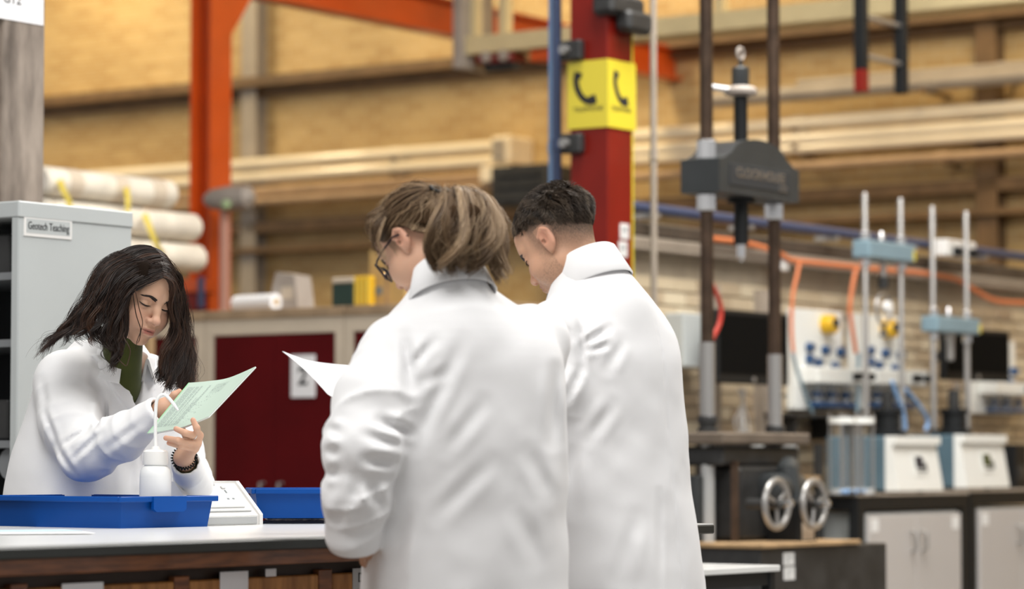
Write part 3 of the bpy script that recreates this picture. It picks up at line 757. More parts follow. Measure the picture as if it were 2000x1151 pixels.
for x0 in (Lp - .115,):
    pl = MB().box(-.072, .072, 0, .075, 0, .004, .002).build('socket_plate', M_white, t, loc=on_slope(x0, .018), rot=(sl, 0, 0))
    for dx in (-.036, .036):
        MB().box(dx - .003, dx + .003, .048, .058, .0035, .0046).box(dx - .014, dx - .006, .026, .030, .0035, .0046).box(dx + .006, dx + .014, .026, .030, .0035, .0046).build('socket_holes', M_greyink, pl)
        MB().box(dx - .008, dx + .008, .062, .072, .004, .008, .002).build('switch', M_plastic, pl)
# wash bottle
q = W(303, 1020, 7.285); pb = (q.x * CA + q.y * SA, -q.x * SA + q.y * CA)
t = thing('wash_bottle', 'white plastic wash bottle with bent spout standing in the front tray', 'bottle', pb[0], pb[1], BZ + .0035, rot=-TH)
MB().lathe([(.034, 0), (.039, .004), (.039, .085), (.0385, .12), (.037, .134), (.032, .142), (.027, .146), (.027, .150)], 28).build('body', M_bottle, t)
MB().lathe([(.031, .148), (.0315, .152), (.0300, .180), (.024, .184), (.012, .185), (.008, .193)], 28).build('cap', M_plastic, t)
MB().tube(smooth_path([(0, 0, .188), (-.001, 0, .235), (.0, 0, .290), (.005, 0, .311), (.018, 0, .319), (.032, -.005, .310), (.046, -.01, .293), (.056, -.014, .280)], 4), [.0042] * 25 + [.0036, .003, .0025, .002], 10).build('spout', M_bottle, t)
# papers at the left of the bench
for i, (px, py, w, dd, rz, lb) in enumerate(((-30, 1046, .24, .17, 12, 'white sheet of paper on the bench in front of the blue tray'), (-15, 1040, .21, .15, 20, 'pale blue sheet under the front edge of the blue tray'))):
    p = PZ(px, py, BZ); q = ab(p[0], p[1])
    o = MB().box(0, w, 0, dd, 0, .0012).build('paper_sheet', M_paper if i == 0 else mat('pale_blue_paper', (0.45, 0.60, 0.66), 0.7), smooth=0)
    o.location = (q.x, q.y, BZ + .0004 + .0015 * (1 - i)); o.rotation_euler = (0, 0, math.radians(rz + 5)); tag(o, lb, 'paper')

# small white-topped table right of the bench
p0 = PZ(1367, 1113, .72); p1 = PB(1524, 1103, p0[1])
t = thing('side_table', 'small white-topped table with black steel frame beside the bench end', 'table', p0[0], p0[1], 0)
w = p1[0] - p0[0]; dp = .42
MB().box(0, w, 0, dp, .70, .72, .002).build('table_top', M_laminate, t)
for x in (.012, w - .047):
    for y in (.012, dp - .047): MB().box(x, x + .035, y, y + .035, 0, .70, .003).build('leg', M_black, t)
for y in (.017, dp - .042): MB().box(.047, w - .047, y, y + .025, .655, .70).build('apron', M_black, t)
for x in (.017, w - .042): MB().box(x, x + .025, .047, dp - .047, .655, .70).build('apron', M_black, t)

# ------------------------------------------------------------------ load frame
f0 = W(1405, 420, 12.5); fa = f0.x * CA + f0.y * SA; fb = -f0.x * SA + f0.y * CA
zc1 = W(1405, 374, 12.5).z; zc2 = W(1405, 308, 12.5).z; ch = zc2 - zc1
Lc = PB(1561, 390, fb)[0] - fa; Dc = .19
t = thing('load_frame', 'tall dark load testing frame with two screw columns and crosshead', 'testing machine', fa, fb, 0)
zbase = PB(1500, 1062, fb - .25)[2]
MB().box(-.10, Lc + .32, -.25, .55, 0, zbase - .02, .006).build('plinth', M_dark, t)
MB().box(-.12, Lc + .05, -.27, .56, zbase - .02, zbase, .004).build('plinth_top', M_timber, t)
bx = MB()
hump = [(0, 0), (Lc, 0), (Lc, ch), (Lc - .03, ch)] + [(Lc * .5 + Lc * .36 * math.cos(u), ch - .01 + .115 * math.sin(u) ** .8) for u in [math.radians(k) for k in range(18, 163, 12)]] + [(.03, ch), (0, ch)]
c = MB().prism(hump, 'y', 0, Dc).build('crosshead', M_cast, t, loc=(0, 0, zc1))
MB().box(Lc * .12, Lc * .88, -.004, 0, .035, ch - .015, .002).build('name_plate', M_navy and M_darkin, c)
text('CLOCKHOUSE', .058, M_chrome, c, (Lc * .5, -.005, ch * .64), '-y', sx=1.08)
text('LTD', .038, M_chrome, c, (Lc * .78, -.005, ch * .33), '-y')
colx = (.055, Lc - .055)
ztop = 4.3
for i, x in enumerate(colx):
    y = Dc * .5
    pr = []; r0, pitch = .0285, .009
    zz = zc1 - 1.30
    zs = PA(1370, 668, fa)[2] if i == 0 else PA(1530, 680, fa)[2]
    z = zs
    while z < ztop:
        pr += [(r0 - .0022, z), (r0 - .0022, z + pitch * .35), (r0 + .001, z + pitch * .5), (r0 + .001, z + pitch * .85)]; z += pitch
    s = MB().lathe(pr, 14, (x, y, 0)).build('screw_column', M_rust, t, 50)
    MB().lathe([(.033, zs - .31), (.033, zs)], 18, (x, y, 0)).build('polished_sleeve', M_brushed, t)
    MB().lathe([(.040, zs - .40), (.044, zs - .39), (.044, zs - .365), (.036, zs - .36), (.036, zs - .345), (.044, zs - .34), (.044, zs - .315), (.04, zs - .31)], 18, (x, y, 0)).build('collar', M_dark, t)
    MB().lathe([(.030, zbase), (.030, zs - .40)], 16, (x, y, 0)).build('lower_shaft', M_brushed if i else M_greyplastic, t)
    for (za, zb_) in ((zc1 + ch + .0, zc1 + ch + .085), (zc1 - .075, zc1)):
        MB().lathe([(.040, za), (.043, za + .006), (.043, zb_ - .006), (.040, zb_)], 8, (x, y, 0)).build('lock_nut', M_chrome, t, 20)
cx, cy = Lc * .5, Dc * .5
zt = zc1 + ch + .10
MB().lathe([(.030, zt - .05), (.030, zt + .20)], 18, (cx, cy, 0)).build('ram_upper', M_black, t)
MB().lathe([(.045, zt + .20), (.072, zt + .21), (.074, zt + .225), (.06, zt + .24), (.034, zt + .245)], 20, (cx, cy, 0)).build('ram_flange', M_greylamp, t)
hb = MB().lathe([(.036, zt + .245), (.038, zt + .25), (.038, zt + .32), (.03, zt + .328)], 6, (cx, cy, 0)).build('hex_cap', M_cast, t, 20)
MB().cyl((cx, cy, zt + .328), (cx, cy, zt + .36), .010, n=10).build('eye_shank', M_cast, hb)
MB().tube(ringpts((cx, cy, zt + .385), .024, 18, 'xz'), .008, 8, closed=True).build('lifting_eye', M_greylamp, hb)
MB().tube([(cx - .05, cy + .02, zt + .225), (cx - .12, cy + .08, zt + .235)], .014, 8).build('side_pin', M_chrome, t)
MB().lathe([(.060, zc1 - .02), (.060, zc1), (.02, zc1)], 20, (cx, cy, 0)).build('ram_collar', M_black, t)
MB().lathe([(.026, zc1 - .20), (.032, zc1 - .195), (.032, zc1 - .10), (.030, zc1)], 18, (cx, cy, 0)).build('ram_lower', M_black, t)
MB().lathe([(.008, zc1 - .275), (.014, zc1 - .262), (.022, zc1 - .255), (.022, zc1 - .20)], 14, (cx, cy, 0)).build('ram_tip', M_chrome, t)
# lower machinery
zp = PB(1450, 845, fb)[2]
MB().box(-.04, Lc + .02, -.04, Dc + .06, zp - .05, zp, .008).build('lower_platen', M_band, t)
MB().box(.02, Lc - .02, 0, Dc, zp - .14, zp - .06, .01).build('platen_beam', M_dark, t)
MB().box(.12, Lc - .10, -.02, Dc, zbase, zp - .14, .02).build('gear_housing', M_dark, t)
MB().box(.085, .10, -.03, .0, zbase, zp - .12).build('brass_strip', M_rust, t)
MB().box(-.02, .06, .10, .30, zbase, zp - .18, .01).build('side_guard', M_cast, t)
P = PB(1500, 945, fb - .1)
MB().lathe([(.06, -.14), (.075, -.13), (.075, .10), (.05, .12)], 18, (Lc * .62, -.06, P[2] - .03), 'x').build('worm_gearbox', M_cast, t)
def handwheel(px, py, b, spoke):
    P = PB(px, py, b); c = (P[0] - fa, b - fb, P[2]); R = .098
    hw = MB().tube(ringpts(c, R, 32, 'xz'), .014, 10, closed=True).build('handwheel', M_brushed, t)
    MB().cyl((c[0], c[1] - .02, c[2]), (c[0], c[1] + .14, c[2]), .022, n=14).build('hub', M_dark, hw)
    for k in range(3):
        an = spoke + k * 2 * math.pi / 3
        MB().tube([(c[0], c[1], c[2]), (c[0] + R * math.cos(an), c[1], c[2] + R * math.sin(an))], .008, 8).build('spoke', M_brushed, hw)
    MB().lathe([(.012, 0), (.015, -.01), (.015, -.05), (.008, -.055)], 12, (c[0] + R * .25, c[1] - .01, c[2] + R * .02), 'y').build('crank_knob', M_chrome, hw)
handwheel(1517, 985, fb - .22, .6)
handwheel(1590, 985, fb - .22, .35)
P = PB(1578, 1034, fb - .18)
k = MB().box(-.085, .085, 0, .16, -.07, .12, .008).build('control_box', M_black, t, loc=(P[0] - fa, -.18, P[2]))
MB().box(-.05, .05, -.002, 0, -.045, .03).build('data_plate', mat('cream_label', (0.70, 0.60, 0.48), 0.6), k)
MB().tube([(P[0] - fa, -.1, P[2] + .12), (P[0] - fa, -.08, P[2] + .25), (Lc * .7, -.06, P[2] + .26)], .05, 12).build('drive_arm', M_cast, t)
for (px, py) in ((1540, 1093), (1541, 1121)):
    P = PB(px, py, fb - .25)
    k = MB().box(-.045, .045, -.002, 0, -.025, .027).build('sticker', M_white, t, loc=(P[0] - fa, -.2505, P[2]))
    MB().box(-.03, .03, -.0026, -.002, .008, .012).box(-.03, .01, -.0026, -.002, -.01, -.006).build('print', M_greyink, k)

# ------------------------------------------------------------------ right benches with cabinets
RB = 7.47; RZ = PZ(1678, 966, .85)
ra0 = PB(1678, 966, RB)[0]; zt_ = PB(1678, 966, RB)[2]
ra1 = PB(1893, 1000, RB)[0]
RD = LW - RB - .14
for i in range(2):
    a0 = ra0 if i == 0 else ra1 + .03; Lq = (ra1 - ra0)
    zz = zt_ + (.0 if i == 0 else .012)
    t = thing('work_bench', ('black-framed work bench with grey top under the first triaxial machine', 'black-framed work bench at the right edge under the second machine')[i], 'bench', a0, RB, 0, group='black work benches')
    MB().box(0, Lq, 0, RD, zz - .012, zz, .003).build('bench_top', M_trunk, t)
    MB().box(.0, Lq, .005, .04, zz - .085, zz - .012).build('apron', M_black, t)
    MB().box(.0, .04, .04, RD, zz - .085, zz - .012).build('apron', M_black, t)
    for x in (0, Lq - .07):
        for y in (.004, RD - .07): MB().box(x, x + .07, y, y + .06, 0, zz - .085, .003).build('leg', M_black, t)
    w = Lq - .20
    c = thing('base_cabinet', ('pale grey double door cabinet under the first work bench', 'pale grey cabinet at the right edge under the second work bench')[i], 'cabinet', a0 + .10, RB + .0, 0, group='grey cabinets under the work benches')
    zh = zz - .10
    MB().box(0, w, .02, RD - .08, .05, zh, .003).build('body', M_steel, c)
    for k in range(2):
        d = MB().box(k * w / 2 + .002, (k + 1) * w / 2 - .002, 0, .02, .05, zh - .012, .003).build('door', M_door, c)
        hx = w / 2 + (-.06 if k == 0 else .06)
        MB().tube([(hx, 0, zh - .10), (hx, -.035, zh - .11), (hx, -.035, zh - .20), (hx, 0, zh - .21)], .009, 8).build('handle', M_brushed, d)
        lx = .07 if k == 0 else w - .07
        MB().box(lx - .04, lx + .04, -.002, 0, zh - .10, zh - .03).build('label_tag', M_white, d)
    MB().box(0.01, w - .01, .03, .05, 0, .05).build('plinth', M_black, c)
# ------------------------------------------------------------------ triaxial machines
def machine(px_c, px_r, py_top, py_bot, colpx, coltop, cross, label, lcd, dial):
    bF = RB + .06
    P0 = PB(px_c, py_bot, bF); P1 = PB(px_r, py_bot, bF); w = P1[0] - P0[0]; z0 = zt_ + (.0005 if lcd else .0125); h = PB(px_c, py_top, bF)[2] - z0; dp = .42
    t = thing('triaxial_machine', label, 'testing machine', P0[0], bF, z0, group='triaxial test machines')
    MB().box(0, w, .06, dp, .012, h, .008).build('base_box', M_slate, t)
    MB().prism([(.06, .012), (-.02, .012), (-.02, .03), (.02, h - .055), (.02, h - .045), (-.005, h - .045), (-.005, h), (.06, h)], 'x', .002, w - .002).build('front_fascia', M_ivory, t)
    tl = math.atan2(.04, h - .085)
    k = MB().box(-.075, .075, 0, .004, -.06, .065, .002).build('display_bezel', M_ivory, t, loc=(w * .55, -.0035, h * .5), rot=(-tl, 0, 0))
    MB().box(-.058, .038, -.002, 0, -.022, .046).build('display', M_lcd if lcd else M_lcdg, k)
    MB().box(-.05, .05, -.0026, -.002, -.040, -.030).box(.044, .066, -.0026, -.001, -.04, .01).build('keypad', M_black, k)
    for x in (.04, w - .04):
        for y in (.1, dp - .05): MB().lathe([(.02, 0), (.02, .012)], 10, (x, y, 0)).build('foot', M_black, t)
    Q0 = PB(colpx[0], 700, bF + .22); Q1 = PB(colpx[1], 700, bF + .22)
    x0, x1 = Q0[0] - P0[0], Q1[0] - P0[0]; yb = .22
    zt0 = PB(colpx[0], coltop[0], bF + .22)[2] - z0; zt1 = PB(colpx[1], coltop[1], bF + .22)[2] - z0
    for x, zz in ((x0, zt0), (x1, zt0)):
        c = MB().lathe([(.0165, h), (.0165, zz - .01), (.012, zz)], 14, (x, yb, 0)).build('column', M_brushed, t)
        MB().lathe([(.026, h), (.026, h + .03), (.018, h + .035)], 14, (x, yb, 0)).build('column_foot', M_dark, c)
    zc = PB(colpx[0], cross[0], bF + .22)[2] - z0; hc = (cross[1] - cross[0]) / FPX * 16.2
    c = MB().box(x0 - .05, x1 + .07, yb - .055, yb + .055, zc - hc, zc, .008).build('crosshead', M_sky, t)
    for x in (x0, x1):
        for (za, zb_) in ((zc, zc + .05), (zc - hc - .05, zc - hc)):
            MB().lathe([(.025, za), (.028, za + .005), (.028, zb_ - .005), (.025, zb_)], 8, (x, yb, 0)).build('nut', M_chrome, c, 20)
    MB().box(x1 + .045, x1 + .0705, yb - .057, yb - .02, zc - hc + .01, zc - .03).build('warning_label', M_yellow, c)
    cx = (x0 + x1) / 2
    MB().lathe([(.012, 0), (.02, .005), (.02, .04), (.008, .06)], 12, (cx - .02, yb, zc)).build('cap_nut', M_chrome, c)
    if dial:
        zz = zc - hc
        MB().cyl((cx, yb, zz), (cx, yb, zz - .09), .018, n=12).build('load_rod', M_brushed, c)
        MB().lathe([(.02, zz - .16), (.032, zz - .155), (.032, zz - .10), (.018, zz - .09)], 14, (cx, yb, 0)).build('load_cell', M_dark, c)
        pr = MB().tube(ringpts((cx, yb, zz - .27), .085, 30, 'xz'), .010, 8, closed=True).build('proving_ring', M_brushed, c)
        MB().lathe([(.034, .01), (.034, -.02), (.03, -.024)], 20, (cx, yb - .02, zz - .26), 'y').build('dial_gauge', M_white, pr)
        MB().lathe([(.03, zz - .42), (.012, zz - .39), (.012, zz - .35)], 14, (cx, yb, 0)).build('piston', M_dark, c)
    else:
        MB().lathe([(.012, zc - hc - .16), (.022, zc - hc - .15), (.022, zc - hc - .06), (.03, zc - hc)], 14, (cx, yb, 0)).build('load_cell', M_brushed, c)
    pz = h
    MB().lathe([(.10, pz), (.10, pz + .03), (.07, pz + .04), (.07, pz + .12), (.085, pz + .125), (.085, pz + .15)], 20, (cx, yb - .02, 0)).build('cell_base', M_black, t)
    MB().lathe([(.035, pz + .15), (.035, pz + .25), (.02, pz + .26)], 14, (cx, yb - .02, 0)).build('pedestal', M_dark, t)
    return t
machine(1748, 1836, 852, 951, (1691, 1761), (377, 388), (470, 505), 'triaxial machine with high blue crosshead and dial, first from the load frame', True, True)
machine(1882, 1966, 849, 944, (1823, 1889), (403, 415), (618, 650), 'triaxial machine with low blue crosshead, next to the right edge', False, False)
# perspex cells on the bench end
for i, px in enumerate((1646, 1681)):
    P = PZ(px, 946 + i * 2, zt_)
    P = PB(px, 946, RB + .10 - i * .03)
    hh = .40
    t = thing('acrylic_cell', ('clear acrylic cell with steel rods at the left end of the bench', 'clear acrylic cell with steel rods beside the blue machine box')[i], 'test cell', P[0], P[1], zt_ + .0005)
    R = .058
    MB().lathe([(R + .018, 0), (R + .018, .03)], 20).build('cell_base', M_greyplastic, t)
    MB().lathe([(R, .03), (R, hh - .03)], 24).build('cell_wall', M_acryl, t)
    MB().lathe([(R + .018, hh - .03), (R + .018, hh)], 20).build('top_plate', M_ivory, t)
    for k in range(4):
        an = k * math.pi / 2 + .4; MB().cyl(((R + .009) * math.cos(an), (R + .009) * math.sin(an), .03), ((R + .009) * math.cos(an), (R + .009) * math.sin(an), hh + .02), .006, n=8).build('tie_rod', M_brushed, t)
P = PB(1672, 955, RB + .012)
o = MB()
nx, ny = 16, 8; vs = []; fs = []
for i in range(nx):
    for j in range(ny):
        vs.append((i / (nx - 1) * .30 - .16, j / (ny - 1) * .05, .003 + .014 * abs(math.sin(i * 1.3 + j * .9)) + .010 * math.sin(i * .7) ** 2))
fs = [(i * ny + j, (i + 1) * ny + j, (i + 1) * ny + j + 1, i * ny + j + 1) for i in range(nx - 1) for j in range(ny - 1)]
nv = len(vs); vs += [(x, y, max(.0005, z - .003)) for x, y, z in vs]; fs += [tuple(k + nv for k in f[::-1]) for f in fs]
one('blue_sheet', MB().add(vs, fs), M_bluehose, P[0] + .06, RB + .01, zt_ + .0005, 'crumpled blue plastic sheet at the left front of the work bench', 'sheet')
P = PB(1990, 930, RB + .2)
t = thing('speaker', 'black upright box at the right edge behind the second machine', 'speaker', P[0], RB + .22, zt_ + .0125)
MB().box(0, .16, 0, .16, 0, .26, .006).build('case', M_black, t); MB().lathe([(.05, 0), (.04, -.006)], 16, (.08, 0, .09), 'y').build('cone', M_dark, t)
# blue tubes by the machines
def run_pts(name, pts, b, r, m, label):
    return run_b(name, pts, r, m, label, 'tube', b)
run_pts('blue_tube', [(1742, 745), (1752, 775), (1764, 805), (1768, 840)], RB + .2, .012, M_bluehose, 'pale blue tube bending down behind the first machine')
run_pts('blue_tube', [(1768, 760), (1785, 780), (1800, 800), (1812, 822), (1808, 842)], RB + .3, .012, M_bluehose, 'pale blue tube bowing towards the second machine')
run_pts('clear_tube', [(1548, 690), (1556, 720), (1566, 752), (1578, 786), (1590, 815)], LW - .2, .010, M_sky, 'pale tube hanging in front of the first valve panel')
run_pts('white_tube', [(1677, 690), (1676, 730), (1676, 770), (1674, 806)], LW - .16, .012, M_sky, 'pale vertical tube at the left of the second valve panel')
# small bits in the shelf area behind the load frame
P = PB(1575, 868, LW - .35)
t = thing('side_stand', 'dark stand with shelf between load frame and work bench', 'stand', ra0 - .60, LW - .62, 0)
MB().box(0, .55, 0, .45, .0, .02).build('shelf', M_dark, t)
MB().box(0, .55, 0, .45, P[2] - .19, P[2] - .17, .003).build('shelf', M_timber, t)
for x in (0, .51):
    for y in (0, .41): MB().box(x, x + .04, y, y + .04, .02, P[2] + .0).build('post', M_dark, t)
MB().box(.0, .55, .43, .45, .02, P[2] + .05).build('back', M_dark, t)
MB().box(.0, .55, -.015, .0, .03, .60, .003).build('front_panel', M_greyplastic, t)
for i, (x, hgt, r, m, lb) in enumerate(((.10, .14, .04, M_navy, 'navy jar on the dark stand by the load frame'), (.24, .17, .045, M_black, 'black canister on the dark stand by the load frame'), (.42, .13, .055, M_dark, 'squat dark canister on the dark stand, next to the bench'))):
    tt = thing('canister', lb, 'jar', ra0 - .60 + x, LW - .62 + .14, P[2] - .17)
    MB().lathe([(r, 0), (r, hgt), (r * .8, hgt + .01)], 16).build('body', m, tt); MB().lathe([(r * .85, hgt + .01), (r * .85, hgt + .03)], 16).build('lid', M_greyplastic, tt)
# ------------------------------------------------------------------ implicit surfaces for people and cloth
F32 = np.float32
def A3(v): return np.array(v, dtype=F32)
def vnoise(p, seed=0):
    pi = np.floor(p).astype(np.int64); f = (p - pi).astype(F32); f = f * f * (3 - 2 * f)
    def h(ix, iy, iz):
        n = (ix * 374761393 + iy * 668265263 + iz * 2147483647 + seed * 974634541) & 0xffffffff
        n = ((n ^ (n >> 13)) * 1274126177) & 0xffffffff
        return ((n ^ (n >> 16)) & 0xffff).astype(F32) / 65535.0
    x, y, z = pi[:, 0], pi[:, 1], pi[:, 2]; fx, fy, fz = f[:, 0], f[:, 1], f[:, 2]
    c00 = h(x, y, z) * (1 - fx) + h(x + 1, y, z) * fx; c10 = h(x, y + 1, z) * (1 - fx) + h(x + 1, y + 1, z) * fx
    c01 = h(x, y, z + 1) * (1 - fx) + h(x + 1, y, z + 1) * fx; c11 = h(x, y + 1, z + 1) * (1 - fx) + h(x + 1, y + 1, z + 1) * fx
    return (c00 * (1 - fy) + c10 * fy) * (1 - fz) + (c01 * (1 - fy) + c11 * fy) * fz - .5
def ell(p, c, r):
    q = p - A3(c); r = A3(r); k0 = np.sqrt(((q / r) ** 2).sum(1)); k1 = np.sqrt(((q / (r * r)) ** 2).sum(1)) + 1e-9
    return k0 * (k0 - 1) / k1
def seg_t(p, a, b):
    a, b = A3(a), A3(b); ba = b - a; t = np.clip(((p - a) @ ba) / max(float(ba @ ba), 1e-9), 0, 1)
    return t, np.sqrt((((p - a) - t[:, None] * ba) ** 2).sum(1))
def cap(p, a, b, ra, rb=None):
    t, d = seg_t(p, a, b); rb = ra if rb is None else rb
    return d - (ra + (rb - ra) * t)
def smin(a, b, k):
    h = np.clip(.5 + .5 * (b - a) / k, 0, 1); return b * (1 - h) + a * h - k * h * (1 - h)
def smax(a, b, k): return -smin(-a, -b, k)
def chain(p, pts, rs, k=.01):
    d = None
    for i in range(len(pts) - 1):
        e = cap(p, pts[i], pts[i + 1], rs[i], rs[i + 1]); d = e if d is None else smin(d, e, k)
    return d
def surfnet(fn, lo, hi, h, c=4, margin=2.4):
    lo, hi = np.array(lo, dtype=np.float64), np.array(hi, dtype=np.float64)
    nb = np.ceil((hi - lo) / (h * c)).astype(int) + 1
    def pts(ix, iy, iz, st): return np.stack([lo[0] + ix * st, lo[1] + iy * st, lo[2] + iz * st], 1).astype(F32)
    g = np.indices(nb).reshape(3, -1)
    cv = fn(pts(g[0] + .5, g[1] + .5, g[2] + .5, h * c)).reshape(nb)
    n = nb * c
    V = np.repeat(np.repeat(np.repeat(cv, c, 0), c, 1), c, 2).astype(F32)
    mk = np.abs(cv) < h * c * margin
    bi = np.argwhere(mk)
    off = np.indices((c, c, c)).reshape(3, -1).T
    idx = (bi[:, None, :] * c + off[None]).reshape(-1, 3)
    for s in range(0, len(idx), 400000):
        q = idx[s:s + 400000]; V[q[:, 0], q[:, 1], q[:, 2]] = fn(pts(q[:, 0], q[:, 1], q[:, 2], h))
    S = V < 0
    a = np.zeros(n - 1, bool); allv = np.ones(n - 1, bool)
    cs = [(i, j, k) for i in (0, 1) for j in (0, 1) for k in (0, 1)]
    for (i, j, k) in cs:
        s = S[i:n[0] - 1 + i, j:n[1] - 1 + j, k:n[2] - 1 + k]; a |= s; allv &= s
    act = np.argwhere(a & ~allv)
    vid = -np.ones(n - 1, dtype=np.int64); vid[act[:, 0], act[:, 1], act[:, 2]] = np.arange(len(act))
    acc = np.zeros((len(act), 3)); cnt = np.zeros(len(act))
    for c0 in cs:
        for ax in range(3):
            if c0[ax]: continue
            c1 = list(c0); c1[ax] = 1
            v0 = V[act[:, 0] + c0[0], act[:, 1] + c0[1], act[:, 2] + c0[2]]; v1 = V[act[:, 0] + c1[0], act[:, 1] + c1[1], act[:, 2] + c1[2]]
            m = (v0 < 0) != (v1 < 0); t = np.where(m, v0 / np.where(m, v0 - v1, 1), 0)
            pos = np.array(c0, float)[None] + np.zeros((len(act), 3)); pos[:, ax] += t
            acc += np.where(m[:, None], pos, 0); cnt += m
    verts = lo + (act + acc / np.maximum(cnt, 1)[:, None]) * h
    quads = []
    for ax in range(3):
        u, w = (ax + 1) % 3, (ax + 2) % 3
        sl0 = [slice(1, n[k] - 1) for k in range(3)]; sl1 = list(sl0)
        sl0[ax] = slice(0, n[ax] - 1); sl1[ax] = slice(1, n[ax])
        s0, s1 = S[tuple(sl0)], S[tuple(sl1)]
        for flip in (False, True):
            e = np.argwhere((~s0 & s1) if flip else (s0 & ~s1))
            e[:, u] += 1; e[:, w] += 1
            def cid(du, dw):
                q = e.copy(); q[:, u] -= du; q[:, w] -= dw; return vid[q[:, 0], q[:, 1], q[:, 2]]
            q = np.stack([cid(1, 1), cid(0, 1), cid(0, 0), cid(1, 0)], 1)
            q = q[(q >= 0).all(1)]
            quads.append(q[:, ::-1] if flip else q)
    return verts, np.concatenate(quads)
def np_mesh(name, v, f, m, parent, col=None, smooth=True, mats=None, midx=None):
    me = bpy.data.meshes.new(name); v = np.asarray(v, dtype=F32); f = np.asarray(f, dtype=np.int32); k = f.shape[1]
    me.vertices.add(len(v)); me.vertices.foreach_set('co', v.ravel())
    me.loops.add(f.size); me.loops.foreach_set('vertex_index', f.ravel())
    me.polygons.add(len(f)); me.polygons.foreach_set('loop_start', np.arange(0, f.size, k, dtype=np.int32))
    me.polygons.foreach_set('loop_total', np.full(len(f), k, dtype=np.int32))
    me.update(calc_edges=True); me.validate()
    for mm in (mats or [m]): me.materials.append(mm)
    if midx is not None: me.polygons.foreach_set('material_index', midx.astype(np.int32))
    if smooth: me.shade_smooth()
    if col is not None:
        ca_ = me.color_attributes.new('Col', 'FLOAT_COLOR', 'POINT')
        ca_.data.foreach_set('color', np.concatenate([col, np.ones((len(col), 1))], 1).astype(F32).ravel())
    return link(name, me, parent)
def smooth_mesh(v, f, it=2, lam=.5):
    v = np.array(v)
    for _ in range(it):
        acc = np.zeros_like(v); cnt = np.zeros(len(v))
        for i in range(4):
            for j in ((i + 1) % 4, (i + 3) % 4):
                np.add.at(acc, f[:, i], v[f[:, j]]); np.add.at(cnt, f[:, i], 1)
        v += lam * (acc / np.maximum(cnt, 1)[:, None] - v)
    return v

# ------------------------------------------------------------------ materials for people
def skin_mat(name):
    m = bpy.data.materials.new(name); m.use_nodes = True; nt = m.node_tree; p = nt.nodes['Principled BSDF']
    at = nt.nodes.new('ShaderNodeAttribute'); at.attribute_name = 'Col'
    nt.links.new(at.outputs['Color'], p.inputs['Base Color'])
    p.inputs['Roughness'].default_value = .52; p.inputs['Specular IOR Level'].default_value = .35
    p.inputs['Subsurface Weight'].default_value = .12; p.inputs['Subsurface Radius'].default_value = (.012, .004, .002); p.inputs['Subsurface Scale'].default_value = 1.0
    return m
def cloth_mat(name, col, var=.03, rough=.85):
    m = mat(name, col, rough, var=var, scale=6, bump=.12, bscale=700, spec=.2)
    m.node_tree.nodes['Principled BSDF'].inputs['Sheen Weight'].default_value = .15
    return m
def hair_mat(name, c0, c1, c2, rough=.42):
    m = bpy.data.materials.new(name); m.use_nodes = True; nt = m.node_tree; p = nt.nodes['Principled BSDF']
    g = nt.nodes.new('ShaderNodeAttribute'); g.attribute_name = 'Col'; r = nt.nodes.new('ShaderNodeValToRGB'); e = r.color_ramp.elements
    e[0].color = (*c0, 1); e[1].color = (*c2, 1); k = e.new(.5); k.color = (*c1, 1)
    nt.links.new(g.outputs['Fac'], r.inputs[0]); nt.links.new(r.outputs[0], p.inputs['Base Color'])
    p.inputs['Roughness'].default_value = rough; p.inputs['Specular IOR Level'].default_value = .32
    return m
M_skin = skin_mat('skin')
M_coat = cloth_mat('white_cotton', (0.82, 0.82, 0.83), .015)
M_sweater = cloth_mat('olive_knit', (0.055, 0.065, 0.014), .15)
M_trouser = cloth_mat('dark_trousers', (0.03, 0.032, 0.045), .1)
M_shoe = mat('dark_shoes', (0.02, 0.02, 0.02), .5)
M_hairdark = hair_mat('dark_brown_hair', (0.009, 0.005, 0.004), (0.022, 0.011, 0.007), (0.065, 0.029, 0.015), .42)
M_hairblond = hair_mat('light_brown_hair', (0.060, 0.034, 0.018), (0.25, 0.160, 0.088), (0.55, 0.40, 0.25))
M_hairshort = hair_mat('short_brown_hair', (0.024, 0.016, 0.011), (0.065, 0.046, 0.032), (0.16, 0.118, 0.082))
M_hairbase = mat('hair_underlayer_dark', (0.012, 0.008, 0.006), 1.0, spec=0.03)
M_hairbase2 = mat('hair_underlayer_light', (0.050, 0.030, 0.017), 1.0, var=.2, scale=60, spec=.03)
M_brow = mat('eyebrow_hair', (0.018, 0.010, 0.008), .7)
M_lens = mat('spectacle_lens', (0.9, 0.92, 0.93), .05, trans=.95, ior=1.05)

SKIN = np.array((0.58, 0.350, 0.240))
def frame(yaw_dir, pitch=0.0, roll=0.0):
    """rows: right, forward, up of a head or body; yaw_dir is a horizontal heading"""
    f = Vector((yaw_dir[0], yaw_dir[1], 0)).normalized(); u = Vector((0, 0, 1)); r = f.cross(u)
    q = Matrix.Rotation(-pitch, 3, r); f, u = q @ f, q @ u
    q = Matrix.Rotation(roll, 3, f); r, u = q @ r, q @ u
    return np.array([r, f, u])

